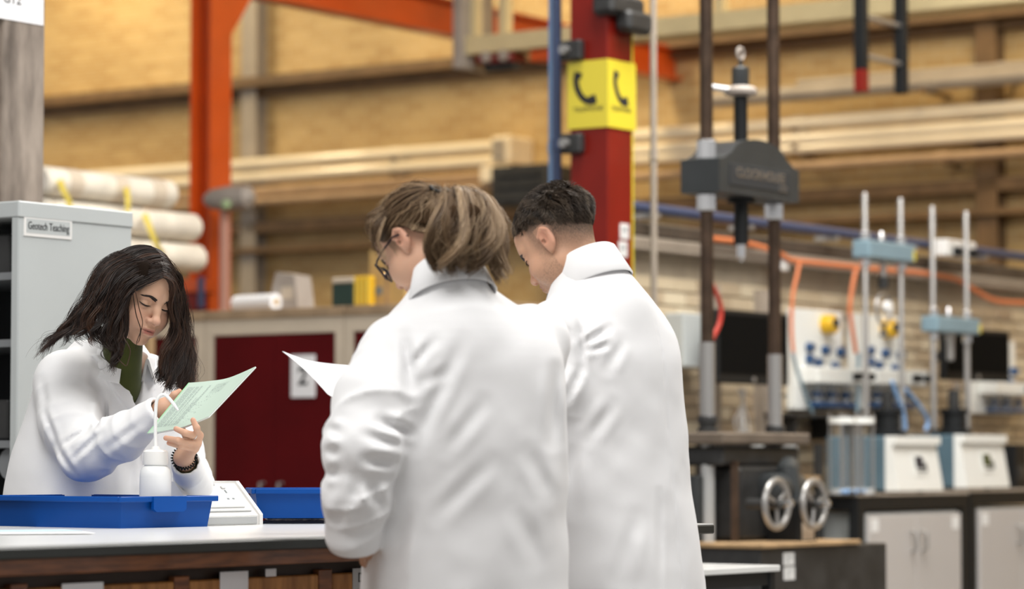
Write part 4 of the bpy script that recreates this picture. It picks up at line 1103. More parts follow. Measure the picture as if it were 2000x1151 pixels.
# ------------------------------------------------------------------ head
def head_sdf(style):
    male = style == 'man'
    def fn(p):
        x = np.abs(p[:, 0:1]); q = np.concatenate([x, p[:, 1:]], 1).astype(F32)      # mirrored
        d = ell(p, (0, -.014, .032), (.0735, .093, .083))
        d = smin(d, ell(p, (0, .018, -.012), (.064, .074, .083)), .03)
        d = smin(d, ell(p, (0, .034, -.066), (.050, .050, .047)), .03)
        d = smin(d, ell(q, (.042, .022, -.064), (.028, .044, .036)), .025)
        d = smin(d, ell(p, (0, .076, -.100), (.020, .014, .014)), .025)
        d = smin(d, ell(q, (.037, .060, -.040), (.028, .026, .028)), .022)           # cheeks
        d = smin(d, cap(q, (.012, .089, .019), (.045, .074, .021), .0085, .007), .016)  # brow
        d = smin(d, ell(p, (0, .076, .048), (.038, .018, .032)), .03)                # forehead
        d = smax(d, -ell(q, (.0315, .097, .000), (.0185, .0150, .0125)), .014)        # eye sockets
        d = smin(d, ell(q, (.0315, .0755, -.0015), (.0150, .0135, .0125)), .006)     # lids over the eyeballs
        d = smin(d, chain(p, [(0, .090, .012), (0, .099, -.012), (0, .110, -.034)], [.0085, .0085, .0100], .01), .011)
        d = smin(d, ell(p, (0, .1105, -.0365), (.0115, .0105, .0095)), .008)
        d = smin(d, ell(q, (.0125, .1005, -.0405), (.0075, .0095, .0070)), .006)
        d = smax(d, -ell(q, (.0065, .107, -.0480), (.0036, .0055, .0040)), .003)
        d = smin(d, ell(p, (0, .084, -.064), (.026, .017, .020)), .014)              # muzzle
        d = smin(d, chain(q, [(0, .1005, -.0625), (.010, .0985, -.0620), (.022, .0890, -.0668)], [.0054, .0054, .0028], .004), .004)
        d = smin(d, chain(q, [(0, .0985, -.0745), (.011, .0955, -.0735), (.021, .0885, -.0690)], [.0074, .0066, .0030], .004), .004)
        d = smax(d, -chain(q, [(0, .105, -.0678), (.012, .101, -.0676), (.021, .094, -.0680)], [.0023, .0018, .0010], .002), .002)
        if style == 'fair': d = smin(d, ell(q, (.044, .040, -.052), (.030, .042, .040)), .02)
        # ears
        e = ell(q, (.0755, -.012, -.012), (.0095, .0185, .0310))
        e = smin(e, ell(q, (.0735, -.006, -.036), (.0060, .0090, .0110)), .006)
        e = smax(e, -ell(q, (.0860, -.008, -.008), (.0085, .0105, .0190)), .004)
        rim = cap(q, (.0790, .006, .004), (.0800, -.012, .0165), .0036)
        rim = np.minimum(rim, cap(q, (.0800, -.012, .0165), (.0815, -.0270, .002), .0036)); rim = np.minimum(rim, cap(q, (.0815, -.0270, .002), (.0780, -.020, -.030), .0034))
        e = smin(e, rim, .004)
        e = smax(e, -ell(q, (.0780, -.001, -.015), (.0060, .0055, .0070)), .003)
        d = smin(d, e, .006)
        return d
    return fn
def head_colour(v, style):
    x = np.abs(v[:, 0]); y, z = v[:, 1], v[:, 2]
    base = SKIN * {'woman': (1, 1, 1), 'fair': (1.08, 1.06, 1.06), 'man': (.98, .93, .88)}[style]
    col = np.repeat(base[None], len(v), 0)
    def mixin(w, c):
        nonlocal col
        w = np.clip(w, 0, 1)[:, None]; col = col * (1 - w) + np.array(c)[None] * w
    mixin(.35 * np.exp(-(((x - .04) / .022) ** 2 + ((z + .035) / .022) ** 2)) * (y > .03), (.62, .30, .22))
    mixin(.35 * np.exp(-((x / .016) ** 2 + ((z + .038) / .014) ** 2)) * (y > .09), (.60, .30, .23))
    mixin(.5 * np.exp(-(((x - .079) / .012) ** 2 + ((y + .014) / .022) ** 2 + ((z + .01) / .032) ** 2)), (.62, .25, .18))
    lip = np.exp(-(np.maximum(x - .010, 0) / .010) ** 2) * np.clip((.0095 - np.abs(z + .0685)) / .004, 0, 1) * (y > .086)
    mixin(lip * .95, (.36, .125, .10))
    if style == 'man':
        beard = np.clip((-.045 - z) / .02, 0, 1) * (y > .0) + np.exp(-(((y - .018) / .014) ** 2 + ((z + .03) / .03) ** 2)) * (x > .05)
        nz = vnoise((v * 900).astype(F32), 3)
        mixin(np.clip(beard, 0, 1) * (.22 + .3 * (nz > .15)), (.16, .105, .075))
        zz = z * .8 - y * .6
        fade = np.clip((zz + .045) / .065, 0, 1) * np.clip((.045 - y) / .02, 0, 1)
        ear = np.exp(-(((x - .081) / .008) ** 2)) * (np.abs(y + .012) < .024) * (np.abs(z + .012) < .038)
        top = np.clip((np.maximum((zz - .004) * .35, np.where(y > .0, z - .060, -1)) / .018), 0, 1) * (y < .074)
        mixin(np.clip(fade, 0, 1) * (.78 + .5 * nz) * (1 - ear), (.075, .054, .040))
        mixin(top * (1 - ear), (.026, .019, .014))
    if style == 'fair':
        fade = np.clip((z + .03 + y * .2) / .03, 0, 1) * (y < .03); ear = (x > .076)
        mixin(fade * .7 * (1 - ear), (.22, .14, .085))
    return col

class Tubes:
    def __init__(s): s.v = []; s.f = []; s.n = 0; s.c = []
    def add(s, P, R, sides=3, tone=None):
        """P (S, K, 3) polylines, R (S, K) radii"""
        P = np.asarray(P, dtype=np.float64); S, K, _ = P.shape
        T = np.gradient(P, axis=1); T /= np.linalg.norm(T, axis=2, keepdims=True) + 1e-9
        ref = np.where(np.abs(T[..., 1:2]) < .9, np.array([0, 1., 0]), np.array([1., 0, 0]))
        U = np.cross(T, ref); U /= np.linalg.norm(U, axis=2, keepdims=True) + 1e-9; Wd = np.cross(T, U)
        an = np.arange(sides) * 2 * np.pi / sides
        V = P[:, :, None] + (U[:, :, None] * np.cos(an)[None, None, :, None] + Wd[:, :, None] * np.sin(an)[None, None, :, None]) * np.asarray(R)[:, :, None, None]
        b = s.n + (np.arange(S) * K * sides)[:, None, None]; i = np.arange(K - 1)[None, :, None]; k = np.arange(sides)[None, None]
        k2 = (k + 1) % sides
        f = np.stack([b + i * sides + k, b + i * sides + k2, b + (i + 1) * sides + k2, b + (i + 1) * sides + k], -1)
        s.v.append(V.reshape(-1, 3)); s.f.append(f.reshape(-1, 4)); s.n += S * K * sides
        s.c.append(np.repeat(np.full(S, .5) if tone is None else tone, K * sides))
    def build(s, name, m, parent): 
        c = np.concatenate(s.c); return np_mesh(name, np.concatenate(s.v), np.concatenate(s.f), m, parent, np.stack([c, c, c], 1))
def spline(G, K):
    """G (..., n, 3) control points to K samples, Catmull-Rom"""
    G = np.asarray(G, dtype=np.float64); n = G.shape[-2]; u = np.linspace(0, n - 1 - 1e-6, K); i = u.astype(int); t = (u - i)[:, None]
    g = lambda k: G[..., np.clip(i + k, 0, n - 1), :]
    p0, p1, p2, p3 = g(-1), g(0), g(1), g(2)
    return .5 * (2 * p1 + (p2 - p0) * t + (2 * p0 - 5 * p1 + 4 * p2 - p3) * t ** 2 + (3 * p1 - p0 - 3 * p2 + p3) * t ** 3)
def sheet(tb, guides, count, K, r, rng, spread=.006, wave=.004, wfreq=3.0, locks=14, tip=.25, sides=3, depth=.012, clump=.55, inward=None, grow=0.0, endvar=0.0, dark=1.0, lockjit=0.0):
    """strands between hand-placed guide curves, gathered in locks"""
    G = np.asarray(guides, dtype=np.float64); n = len(G)
    u = rng.random(count) * (n - 1 - 1e-6)
    lockc = (np.floor(u / (n - 1) * locks) + .5) / locks * (n - 1); w = np.linspace(0, 1, K)
    def at(uu):
        i = np.clip(uu.astype(int), 0, n - 2); t = (uu - i)[:, None, None]
        im, ip = np.clip(i - 1, 0, n - 1), np.clip(i + 2, 0, n - 1)
        a, b, c, d = G[im], G[i], G[i + 1], G[ip]
        g = .5 * (2 * b + (c - a) * t + (2 * a - 5 * b + 4 * c - d) * t ** 2 + (3 * b - a - 3 * c + d) * t ** 3)
        return spline(g, K)
    P = at(u); C = at(np.clip(lockc, 0, n - 1 - 1e-6))
    cl = (clump * w ** 1.2)[None, :, None]; P = P * (1 - cl) + C * cl
    lid = np.floor(u / (n - 1) * locks).astype(int)
    ph = rng.random(locks + 1)[lid] * 6.28 + rng.normal(0, .14, count); amp = wave * (.6 + .8 * rng.random(locks + 1)[lid])
    fr = wfreq * (.8 + .4 * rng.random(locks + 1)[lid])
    arg = ph[:, None] + fr[:, None] * w[None] * 6.28; env = np.clip(w * 2.2 - .2, 0, 1)[None]
    P[..., 0] += amp[:, None] * np.sin(arg) * env; P[..., 1] += amp[:, None] * .8 * np.cos(arg * .9 + 1) * env; P[..., 2] += amp[:, None] * .35 * np.sin(arg * 1.1 + 2) * env
    if lockjit: P += rng.normal(0, lockjit, (locks + 1, 3))[lid][:, None] * np.clip(w * 2.5 - .15, 0, 1)[None, :, None]
    off = rng.normal(0, 1, (count, 1, 3)) * spread * (.35 + .65 * np.linspace(0, 1, K))[None, :, None]
    P += off
    if inward is not None:
        dv = inward - P; dv /= np.linalg.norm(dv, axis=2, keepdims=True) + 1e-9
        P += dv * (rng.random((count, 1, 1)) * depth)
    if grow: P += np.cumsum(rng.normal(0, grow, P.shape), axis=1)
    if endvar:
        ev = (1 - endvar * rng.random(count) ** 1.5)[:, None] * np.arange(K)[None]; i0 = np.clip(ev.astype(int), 0, K - 2); tf = (ev - i0)[..., None]
        rows = np.arange(count)[:, None]; P = P[rows, i0] * (1 - tf) + P[rows, i0 + 1] * tf
    R = r * (.7 + .6 * rng.random((count, 1))) * (1 - (1 - tip) * w[None] ** 3)
    tone = np.clip((tones(locks, rng)[lid] * .85 + rng.random(count) * .28 - .06) * dark, 0, 1)
    tb.add(P, R, sides, tone)
def tones(n, rng): return rng.random(n + 1)

# ------------------------------------------------------------------ coats
def loft_sdf(q, sec):
    S = np.array(sec); z = q[:, 2]
    cx, cy, rx, ry = (np.interp(z, S[:, 0], S[:, k]).astype(F32) for k in (1, 2, 3, 4))
    x, y = q[:, 0] - cx, q[:, 1] - cy
    n = 2.3
    k = (np.abs(x / rx) ** n + np.abs(y / ry) ** n + 1e-9) ** (1 / n)
    d = (k - 1) * np.minimum(rx, ry)
    return np.maximum(d, np.maximum(z - S[-1, 0], S[0, 0] - z))
def smooth_sec(keys, m=60):
    K = np.array(keys, dtype=float); z = np.linspace(K[0, 0], K[-1, 0], m)
    out = [z]
    for c in range(1, 5):
        y = np.interp(z, K[:, 0], K[:, c])
        for _ in range(3): y[1:-1] = .25 * y[:-2] + .5 * y[1:-1] + .25 * y[2:]
        out.append(y)
    return np.stack(out, 1)
def ridge(n): return 1 - np.abs(n) * 4
# ------------------------------------------------------------------ people
def nrm(v): v = np.asarray(v, float); return v / (np.linalg.norm(v) + 1e-9)
def Wn(px, py, d): return np.array(W(px, py, d))
def coat(root, base, fr, sec, sleeves, h, zlo, folds, extra=None, k=.045, shell=False, seam=True, carve=None, pulls=(), near=0.0, smooth=1):
    sec = smooth_sec(sec); R = fr.astype(F32)
    lo = np.array([1e9] * 3); hi = -lo
    for zz, cx, cy, rx, ry in sec:
        if zz < zlo: continue
        for sx in (-1, 1):
            for sy in (-1, 1):
                w = (cx + sx * rx) * fr[0] + (cy + sy * ry) * fr[1] + np.array([0, 0, zz]); lo = np.minimum(lo, w); hi = np.maximum(hi, w)
    for pts, rs in sleeves:
        for p_, r_ in zip(pts, rs): lo = np.minimum(lo, p_ - r_); hi = np.maximum(hi, p_ + r_)
    lo -= .03; hi += .03; lo[2] = zlo
    def fn(p):
        q = p @ R.T
        d = loft_sdf(q, sec)
        # draped folds of the body of the coat
        z = q[:, 2]
        dn = np.clip((folds['top'] - z) / .5, 0.12, 1)
        f1 = ridge(vnoise(np.stack([q[:, 0] * 11 + 3, q[:, 1] * 11, z * 1.6 + q[:, 0] * 2], 1), folds['seed']))
        f2 = vnoise(np.stack([q[:, 0] * 9 + z * 7, q[:, 1] * 9, z * 9 - q[:, 0] * 9], 1), folds['seed'] + 1)
        f3 = vnoise(p * 24, folds['seed'] + 5)
        d = d - folds['amp'] * (f1 * .5 * dn + f2 * .9) - .0022 * f3
        if seam:
            d = d + .0035 * np.exp(-((q[:, 0] - .02) / .0035) ** 2) * (q[:, 1] < 0) * (z < sec[-1, 0] - .06)
        for i, (pts, rs) in enumerate(sleeves):
            e = chain(p, pts, rs, .03)
            L = 0; tt = np.zeros(len(p), F32); best = np.full(len(p), 1e9, F32)
            ax = nrm(pts[-1] - pts[0])
            for a_, b_ in zip(pts[:-1], pts[1:]):
                t, ds = seg_t(p, a_, b_); ll = np.linalg.norm(b_ - a_); m = ds < best
                tt = np.where(m, L + t * ll, tt); best = np.minimum(best, ds); L += ll
            cr = p - A3(pts[0])
            el = folds.get('elbow', .5) * L
            wgt = .45 + .75 * np.exp(-((tt - el) / .11) ** 2)
            w1 = np.maximum(ridge(vnoise(np.stack([tt * 23 + cr @ A3(fr[0]) * 9, cr @ A3(fr[0]) * 7 + 9 * i, cr @ A3(fr[1]) * 7], 1), folds['seed'] + 7)), -.2) ** 1.0
            w2 = vnoise(np.stack([tt * 30 - cr @ A3(fr[0]) * 14, cr @ A3(fr[0]) * 9, cr @ A3(fr[1]) * 9], 1), folds['seed'] + 8)
            e = e - folds['sleeve'] * wgt * (np.sign(w1) * np.abs(w1) ** 1.6 * .75 + w2 * .6 - .12)
            dv = nrm(pts[-1] - pts[-2])
            e = smax(e, ((p - A3(pts[-1])) @ A3(dv)), .008)
            d = smin(d, e, k if i < 2 else .01)
        pj = np.stack([p[:, 0], np.zeros(len(p), F32), p[:, 2]], 1); fc = np.clip((near - p[:, 1]) / .06, 0, 1)
        for (pa, pb, wd, am) in pulls:                                   # single creases of the cloth
            t, ds = seg_t(pj, pa * [1, 0, 1], pb * [1, 0, 1])
            d = d + fc * am * (np.exp(-(ds / wd) ** 2) - .65 * np.exp(-((ds - wd * 1.9) / wd) ** 2)) * np.sin(np.pi * np.clip(t * .86 + .07, 0, 1))
        if shell: d = np.maximum(d, -(d + .014))
        if extra is not None: d = extra(p, q, d)
        if carve is not None:
            for a_, b_, r_ in carve: d = np.maximum(d, -cap(p, a_, b_, r_))
        return np.maximum(d, zlo + .012 - p[:, 2])
    v, f = surfnet(fn, lo, hi, h, 4, 3.0)
    v = smooth_mesh(v, f, smooth, .4)
    return np_mesh('lab_coat', v, f, M_coat, root), fn
def collar(parent, C, up, fwd, rs, rf, hgt, drop, span=150, name='collar', ex=1.0, flare=0.0):
    up = nrm(up); fwd = nrm(np.array(fwd) - up * np.dot(fwd, up)); rt = np.cross(fwd, up); vs = []; n = 44
    for i in range(n + 1):
        an = math.radians(-span + 2 * span * i / n); dr = -fwd * math.cos(an) * ex + rt * math.sin(an)
        tf = abs(-span + 2 * span * i / n) / span
        lift = -.012 * tf ** 2
        prof = [(rs - .003, -.035), (rs - .001, hgt), (rs + .003, hgt + .005), (rs + .008, hgt + .001), (rf, hgt - drop), (rf - .002, hgt - drop - .004), (rf - .005, hgt - drop), (rs + .005, hgt - .010), (rs + .003, -.035)]
        for (r, z) in prof:
            z2 = z + lift + (-flare * tf if z < hgt - drop * .6 else 0)
            vs.append(np.array(C) + dr * r + up * z2)
    m = 9; fs = [(i * m + k, (i + 1) * m + k, (i + 1) * m + (k + 1) % m, i * m + (k + 1) % m) for i in range(n) for k in range(m)]
    o = MB().add(vs, fs + [tuple(range(m)), tuple(n * m + k for k in range(m))[::-1]]).build(name, M_coat, parent, 60)
    return o
def person_root(label, px, d):
    p = W(px, 600, d); o = bpy.data.objects.new('person', None); COL.objects.link(o); o.location = (p.x, p.y, 0)
    tag(o, label, 'person'); return o, np.array((p.x, p.y, 0.0))
def place_head(base, C, fr, style, sc, neck_to, nr=.052, neck_mid=None):
    fn0 = head_sdf(style); nb = ((neck_to - C) @ fr.T) / sc
    nb2 = nb * 1.0
    def fn(p):
        d = fn0(p)
        return smin(d, cap(p, (0, -.030, -.030), nb2, nr * 1.02, nr * 1.12), .022)
    lo = np.minimum([-.105, -.13, -.14], nb - .07); hi = np.maximum([.105, .145, .14], nb + .07)
    v, f = surfnet(fn, lo, hi, .0023, 4, 2.6)
    col = head_colour(v, style)
    return v * sc @ fr + C - base, f, col, fn0
def hand_mesh(points_radii, base, h=.0016):
    """points_radii: list of chains (pts, radii) in world; first chains are the palm"""
    allp = np.concatenate([np.array(c[0]) for c in points_radii]); lo = allp.min(0) - .03; hi = allp.max(0) + .03
    def fn(p):
        d = None
        for pts, rs, k in points_radii:
            e = chain(p, pts, rs, .004); d = e if d is None else smin(d, e, k)
        return d
    v, f = surfnet(fn, lo, hi, h, 4, 3.0)
    col = np.repeat(SKIN[None] * .98, len(v), 0)
    for pts, rs, k in points_radii:
        if k < .005:                                                   # finger: reddish tips and knuckles, paler nail
            t = np.array(pts[0] if np.linalg.norm(np.array(pts[0]) - allp.mean(0)) > np.linalg.norm(np.array(pts[-1]) - allp.mean(0)) else pts[-1])
            w = np.exp(-((np.linalg.norm(v - t, axis=1)) / .010) ** 2)[:, None] * .5; col = col * (1 - w) + np.array((.62, .30, .22)) * w
    return v - base, f, col
def coarse_body(base, fr, sec, arms, legs_z, h=.014):
    S = smooth_sec([(z, cx, cy, rx * .70, ry * .68) for z, cx, cy, rx, ry in sec if .8 <= z <= sec[-1][0] - .07]); R = fr.astype(F32)
    hips = [np.array(fr[0]) * s * .09 + np.array([0, 0, .92]) for s in (-1, 1)]
    def fn(p):
        q = p @ R.T; d = loft_sdf(q, S)
        for hp in hips:
            ft = hp * [1, 1, 0] + [0, 0, .10]
            d = smin(d, chain(p, [hp, hp * [1, 1, .55], ft], [.075, .055, .038], .02), .05)
        for pts, rs in arms: d = smin(d, chain(p, pts, [r * .62 for r in rs], .02), .02)
        return d
    allp = np.concatenate([np.array(a[0]) for a in arms]); lo = np.minimum([-.32, -.32, .02], allp.min(0) - .08); hi = np.maximum([.32, .32, sec[-1][0] + .03], allp.max(0) + .08)
    v, f = surfnet(fn, lo, hi, h, 4, 3.0)
    return v, f, np.repeat(SKIN[None], len(v), 0), hips
def join(parts):
    V, F, C, n = [], [], [], 0
    for v, f, c in parts: V.append(v); F.append(f + n); C.append(c); n += len(v)
    return np.concatenate(V), np.concatenate(F), np.concatenate(C)
def lower_clothes(root, hips, fr):
    R = fr.astype(F32)
    def fn(p):
        d = ell(p, (0, 0, .93), (.17, .17, .13))
        for hp in hips: d = smin(d, chain(p, [hp, hp * [1, 1, .55], hp * [1, 1, 0] + [0, 0, .10]], [.095, .075, .065], .02), .03)
        return np.maximum(d, .06 - p[:, 2])
    v, f = surfnet(fn, (-.3, -.3, .03), (.3, .3, 1.1), .016, 4, 3.0)
    np_mesh('trousers', v, f, M_trouser, root)
    for hp in hips:
        c = hp * [1, 1, 0]
        def fs(p):
            q = (p - A3(c)) @ R.T
            return np.maximum(ell(q, (0, .055, .045), (.048, .145, .055)), .002 - q[:, 2])
        v, f = surfnet(fs, c + [-.25, -.25, -.02], c + [.25, .25, .14], .008, 4, 3.0); np_mesh('shoe', v, f, M_shoe, root)
def on_face(fn0, P):
    x, y, z = P[:, 0], np.full(len(P), .15), P[:, 2]
    for _ in range(24):
        d = fn0(np.stack([x, y, z], 1).astype(F32)); y = y - np.maximum(d, 0) * .8
    return np.stack([x, y, z], 1)
def to_world(loc, C, fr, sc, base): return loc * sc @ fr + C - base
def face_details(root, fn0, C, fr, sc, base, brow=1.0):
    rng = np.random.default_rng(5); jobs = []
    def job(key, xs, zs, lift, rad, sides=4, tail=None): jobs.append((key, np.stack([np.asarray(xs, float), np.zeros(len(xs)), np.asarray(zs, float)], 1), lift, np.asarray(rad, float), sides, tail))
    for s in (-1, 1):
        for k in range(120):                                           # eyebrow hairs
            u = rng.random(); x0 = .0125 + .029 * u; z0 = .0135 + .0058 * math.sin(min(1, u * 1.3) * 1.75) - .0035 * max(0, u - .65) / .35
            z0 += (rng.random() - .5) * .0072 * (1 - .65 * u) * brow; L = .0075 + .003 * rng.random()
            job('eyebrow' if s < 0 else 'eyebrow_', s * np.linspace(x0, x0 + L, 4), np.linspace(z0, z0 + .0022 - .0042 * u, 4), .0003, np.array([.0011, .0012, .0009, .0005]))
        u = np.linspace(-1, 1, 13); rr_ = np.array([.0004, .0010, .0015, .0019, .0021, .0022, .0022, .0022, .0021, .0019, .0016, .0012, .0006])
        job('eyelashes', s * (.0320 + .0148 * u), -.0050 - .0026 * (1 - u * u) + .0016 * u, .0002, rr_, 6)
        for k in range(18):
            uu = -1 + 2 * k / 17
            dr = np.array([s * uu * .35, .75, -.62]); dr /= np.linalg.norm(dr)
            job('eyelashes', [s * (.0320 + .0148 * uu)], [-.0055 - .0026 * (1 - uu * uu)], .0006, [.00040, .0003, .0001], 3, dr)
        job('eyelashes', s * (.0315 + .0130 * np.linspace(-1, 1, 9)), .0062 - .0030 * np.linspace(-1, 1, 9) ** 2, -.0003, np.full(9, .0004))  # dark line drawn for the shade in the lid crease, no hairs
    xs = np.linspace(-.020, .020, 11)
    job('mouth_opening', xs, -.0678 + .0008 * np.cos(xs * 200), -.0010, [.0004, .0008, .0013, .0018, .0021, .0022, .0021, .0018, .0013, .0008, .0004], 6)
    P = on_face(fn0, np.concatenate([j[1] for j in jobs])); n = 0; tbs = {}
    for key, p, lift, rad, sides, tail in jobs:
        q = P[n:n + len(p)] + [0, lift, 0]; n += len(p)
        if tail is not None: q = np.array([q[0] + tail * t for t in (0, .003, .006)]); q[1:, 2] += .0006
        tbs.setdefault(key, Tubes()).add(to_world(q, C, fr, sc, base)[None], rad[None], sides)
    for key, t in tbs.items(): t.build(key.strip('_'), M_mouth if key == 'mouth_opening' else M_brow, root)
M_mouth = mat('dark_mouth', (.06, .012, .010), .5)

# ================================================================== the reading woman behind the bench
root1, B1 = person_root('woman with long dark wavy hair in white coat reading a green booklet', 200, 7.82)
fr1 = frame((.74, -.67))
sec1 = [(.45, 0, -.04, .28, .23), (.80, 0, -.04, .25, .21), (.95, 0, -.035, .24, .195), (1.06, 0, -.03, .225, .175), (1.17, 0, -.012, .205, .155), (1.255, 0, .0, .19, .135), (1.305, 0, .01, .165, .112), (1.345, 0, .02, .12, .088), (1.385, 0, .035, .078, .072)]
sR = [Wn(128, 745, 7.68) - B1, Wn(140, 825, 7.62) - B1, Wn(172, 888, 7.55) - B1, Wn(240, 854, 7.49) - B1, Wn(314, 802, 7.435) - B1]
sRr = [.082, .078, .064, .054, .040]
sL = [Wn(285, 745, 7.95) - B1, Wn(345, 880, 7.90) - B1, Wn(388, 985, 7.66) - B1, Wn(376, 948, 7.50) - B1, Wn(363, 902, 7.378) - B1]
sLr = [.075, .066, .054, .044, .037]
def vneck(p, q, d):
    z = q[:, 2]; w = np.interp(z, [1.18, 1.22, 1.335, 1.40], [-.008, .012, .052, .062]).astype(F32)
    vcut = np.maximum(np.abs(q[:, 0] - .008) - w, np.maximum(-q[:, 1], 1.18 - z))
    lw = np.interp(z, [1.17, 1.20, 1.26, 1.295, 1.300, 1.33, 1.40], [.0, .030, .056, .064, .042, .055, .05]).astype(F32)
    reg = np.maximum(np.maximum(w - np.abs(q[:, 0] - .008), np.abs(q[:, 0] - .008) - w - lw), np.maximum(1.17 - z, -q[:, 1]))
    lap = np.maximum(np.maximum(np.abs(d - .003) - .0095, reg), z - 1.335)
    d = np.maximum(d, z - 1.374)
    edge = np.maximum(np.abs(d - .003) - .004, np.maximum(np.abs(q[:, 0] + .012) - .003, np.maximum(z - 1.18, -q[:, 1])))
    return np.minimum(np.minimum(np.maximum(d, -vcut), lap), edge)
def creases(L, d, base): return [(Wn(x0, y0, d) - base, Wn(x1, y1, d) - base, w, am) for x0, y0, x1, y1, w, am in L]
pl1 = creases([(126, 872, 182, 836, .007, .007), (150, 898, 208, 846, .007, .006), (192, 772, 196, 834, .007, .009), (84, 800, 112, 868, .008, .007), (112, 868, 150, 926, .008, .007), (215, 880, 300, 820, .009, .004), (75, 740, 88, 800, .010, .004), (240, 900, 238, 965, .012, .006), (160, 720, 190, 760, .010, .004)], 7.55, B1)
coat1, f1 = coat(root1, B1, fr1, sec1, [(sR, sRr), (sL, sLr)], .0045, .80, dict(top=1.3, seed=11, amp=.009, sleeve=.006, elbow=.55), extra=vneck, shell=True, seam=False, k=.035,
                 near=.02, smooth=2, carve=[(sL[-2] * .5 + sL[-1] * .5, sL[-1] + nrm(sL[-1] - sL[-2]) * .05, .0295), (sR[-2] * .35 + sR[-1] * .65, sR[-1] + nrm(sR[-1] - sR[-2]) * .05, .030)], pulls=pl1)
C1 = Wn(273, 573, 7.60); hf1 = frame((.63, -.78), math.radians(23), math.radians(-11))
nk1 = Wn(236, 715, 7.74)
collar(coat1, nk1 - B1 + np.array([0, 0, .010]), nrm(np.array([.25 * fr1[1][0], .25 * fr1[1][1], 1.0])), fr1[1], .064, .100, .030, .056, 142)
hv, hfc, hc, fn1 = place_head(B1, C1, hf1, 'woman', 1.0, nk1, .042)
WL = lambda *a: Wn(*a)
lh = [([WL(388, 851, 7.288), WL(362, 893, 7.350)], [.0125, .0160], .010), ([WL(384, 867, 7.288), WL(357, 895, 7.350)], [.0125, .0165], .010), ([WL(378, 877, 7.296), WL(352, 896, 7.352)], [.0115, .0150], .010),
      ([WL(360, 890, 7.350), WL(367, 920, 7.425)], [.0215, .024], .015),
      ([WL(377, 821, 7.262), WL(384, 836, 7.262), WL(388, 851, 7.286)], [.0066, .0080, .0088], .0045),
      ([WL(344, 838, 7.262), WL(362, 846, 7.252), WL(386, 853, 7.284)], [.0066, .0082, .0090], .0045),
      ([WL(324, 856, 7.270), WL(348, 861, 7.254), WL(383, 867, 7.285)], [.0064, .0080, .0088], .0045),
      ([WL(330, 866, 7.276), WL(352, 872, 7.264), WL(378, 877, 7.294)], [.0058, .0070, .0078], .0045),
      ([WL(372, 884, 7.335), WL(366, 858, 7.345), WL(356, 838, 7.345)], [.0110, .0098, .0076], .0045)]
rh = [([WL(318, 798, 7.437), WL(346, 780, 7.457)], [.021, .0180], .010), ([WL(318, 798, 7.442), WL(350, 792, 7.462)], [.020, .0160], .010), ([WL(322, 796, 7.437), WL(270, 832, 7.482)], [.0215, .026], .012),
      ([WL(346, 776, 7.457), WL(372, 772, 7.492), WL(392, 780, 7.502)], [.0090, .0080, .0066], .0045), ([WL(349, 783, 7.462), WL(376, 782, 7.492), WL(396, 790, 7.497)], [.0090, .0082, .0066], .0045),
      ([WL(350, 790, 7.464), WL(374, 792, 7.492), WL(390, 800, 7.492)], [.0088, .0080, .0064], .0045), ([WL(348, 797, 7.466), WL(366, 803, 7.487), WL(378, 810, 7.482)], [.0078, .0070, .0058], .0045),
      ([WL(330, 786, 7.432), WL(340, 772, 7.427), WL(350, 765, 7.432)], [.0105, .0092, .0072], .0045)]
arms1 = [(sR, [r * .6 for r in sRr]), (sL[:4] , [r * .5 for r in sLr[:4]])]
bv, bf, bc, hips = coarse_body(B1, fr1, sec1, arms1, 0)
V, Fc, Cc = join([(hv, hfc, hc), hand_mesh(lh, B1), hand_mesh(rh, B1), (bv, bf, bc)])
np_mesh('body', V, Fc, M_skin, root1, Cc)
face_details(root1, fn1, C1, hf1, 1.0, B1)
lower_clothes(root1, hips, fr1)
def sweater(p):
    q = p @ fr1.astype(F32).T
    d = loft_sdf(q, SW1) - .003 * vnoise(p * 30, 4)
    d = smin(d, cap(p, nk1 - B1 + [0, 0, -.05], (C1 + np.array([0, -.03, -.062]) @ hf1) * .92 + nk1 * .08 - B1, .052, .050), .03)
    return d
SW1 = smooth_sec([(z, cx, cy + .004, rx - .022 - (.02 if z > 1.28 else 0), ry - .016 - (.012 if z > 1.28 else 0)) for z, cx, cy, rx, ry in sec1 if .7 < z < 1.36])
v, f = surfnet(sweater, (-.27, -.27, .95), (.27, .27, 1.46), .006, 4, 3.0)
sw = np_mesh('sweater', v, f, M_sweater, root1)
tb = Tubes(); tb.add(np.array([[sL[-2], sL[-2] * .3 + sL[-1] * .7, sL[-1] - nrm(sL[-1] - sL[-2]) * .004]]), np.array([[.029, .0285, .0280]]), 20); tb.build('sweater_cuff', M_sweater, root1)
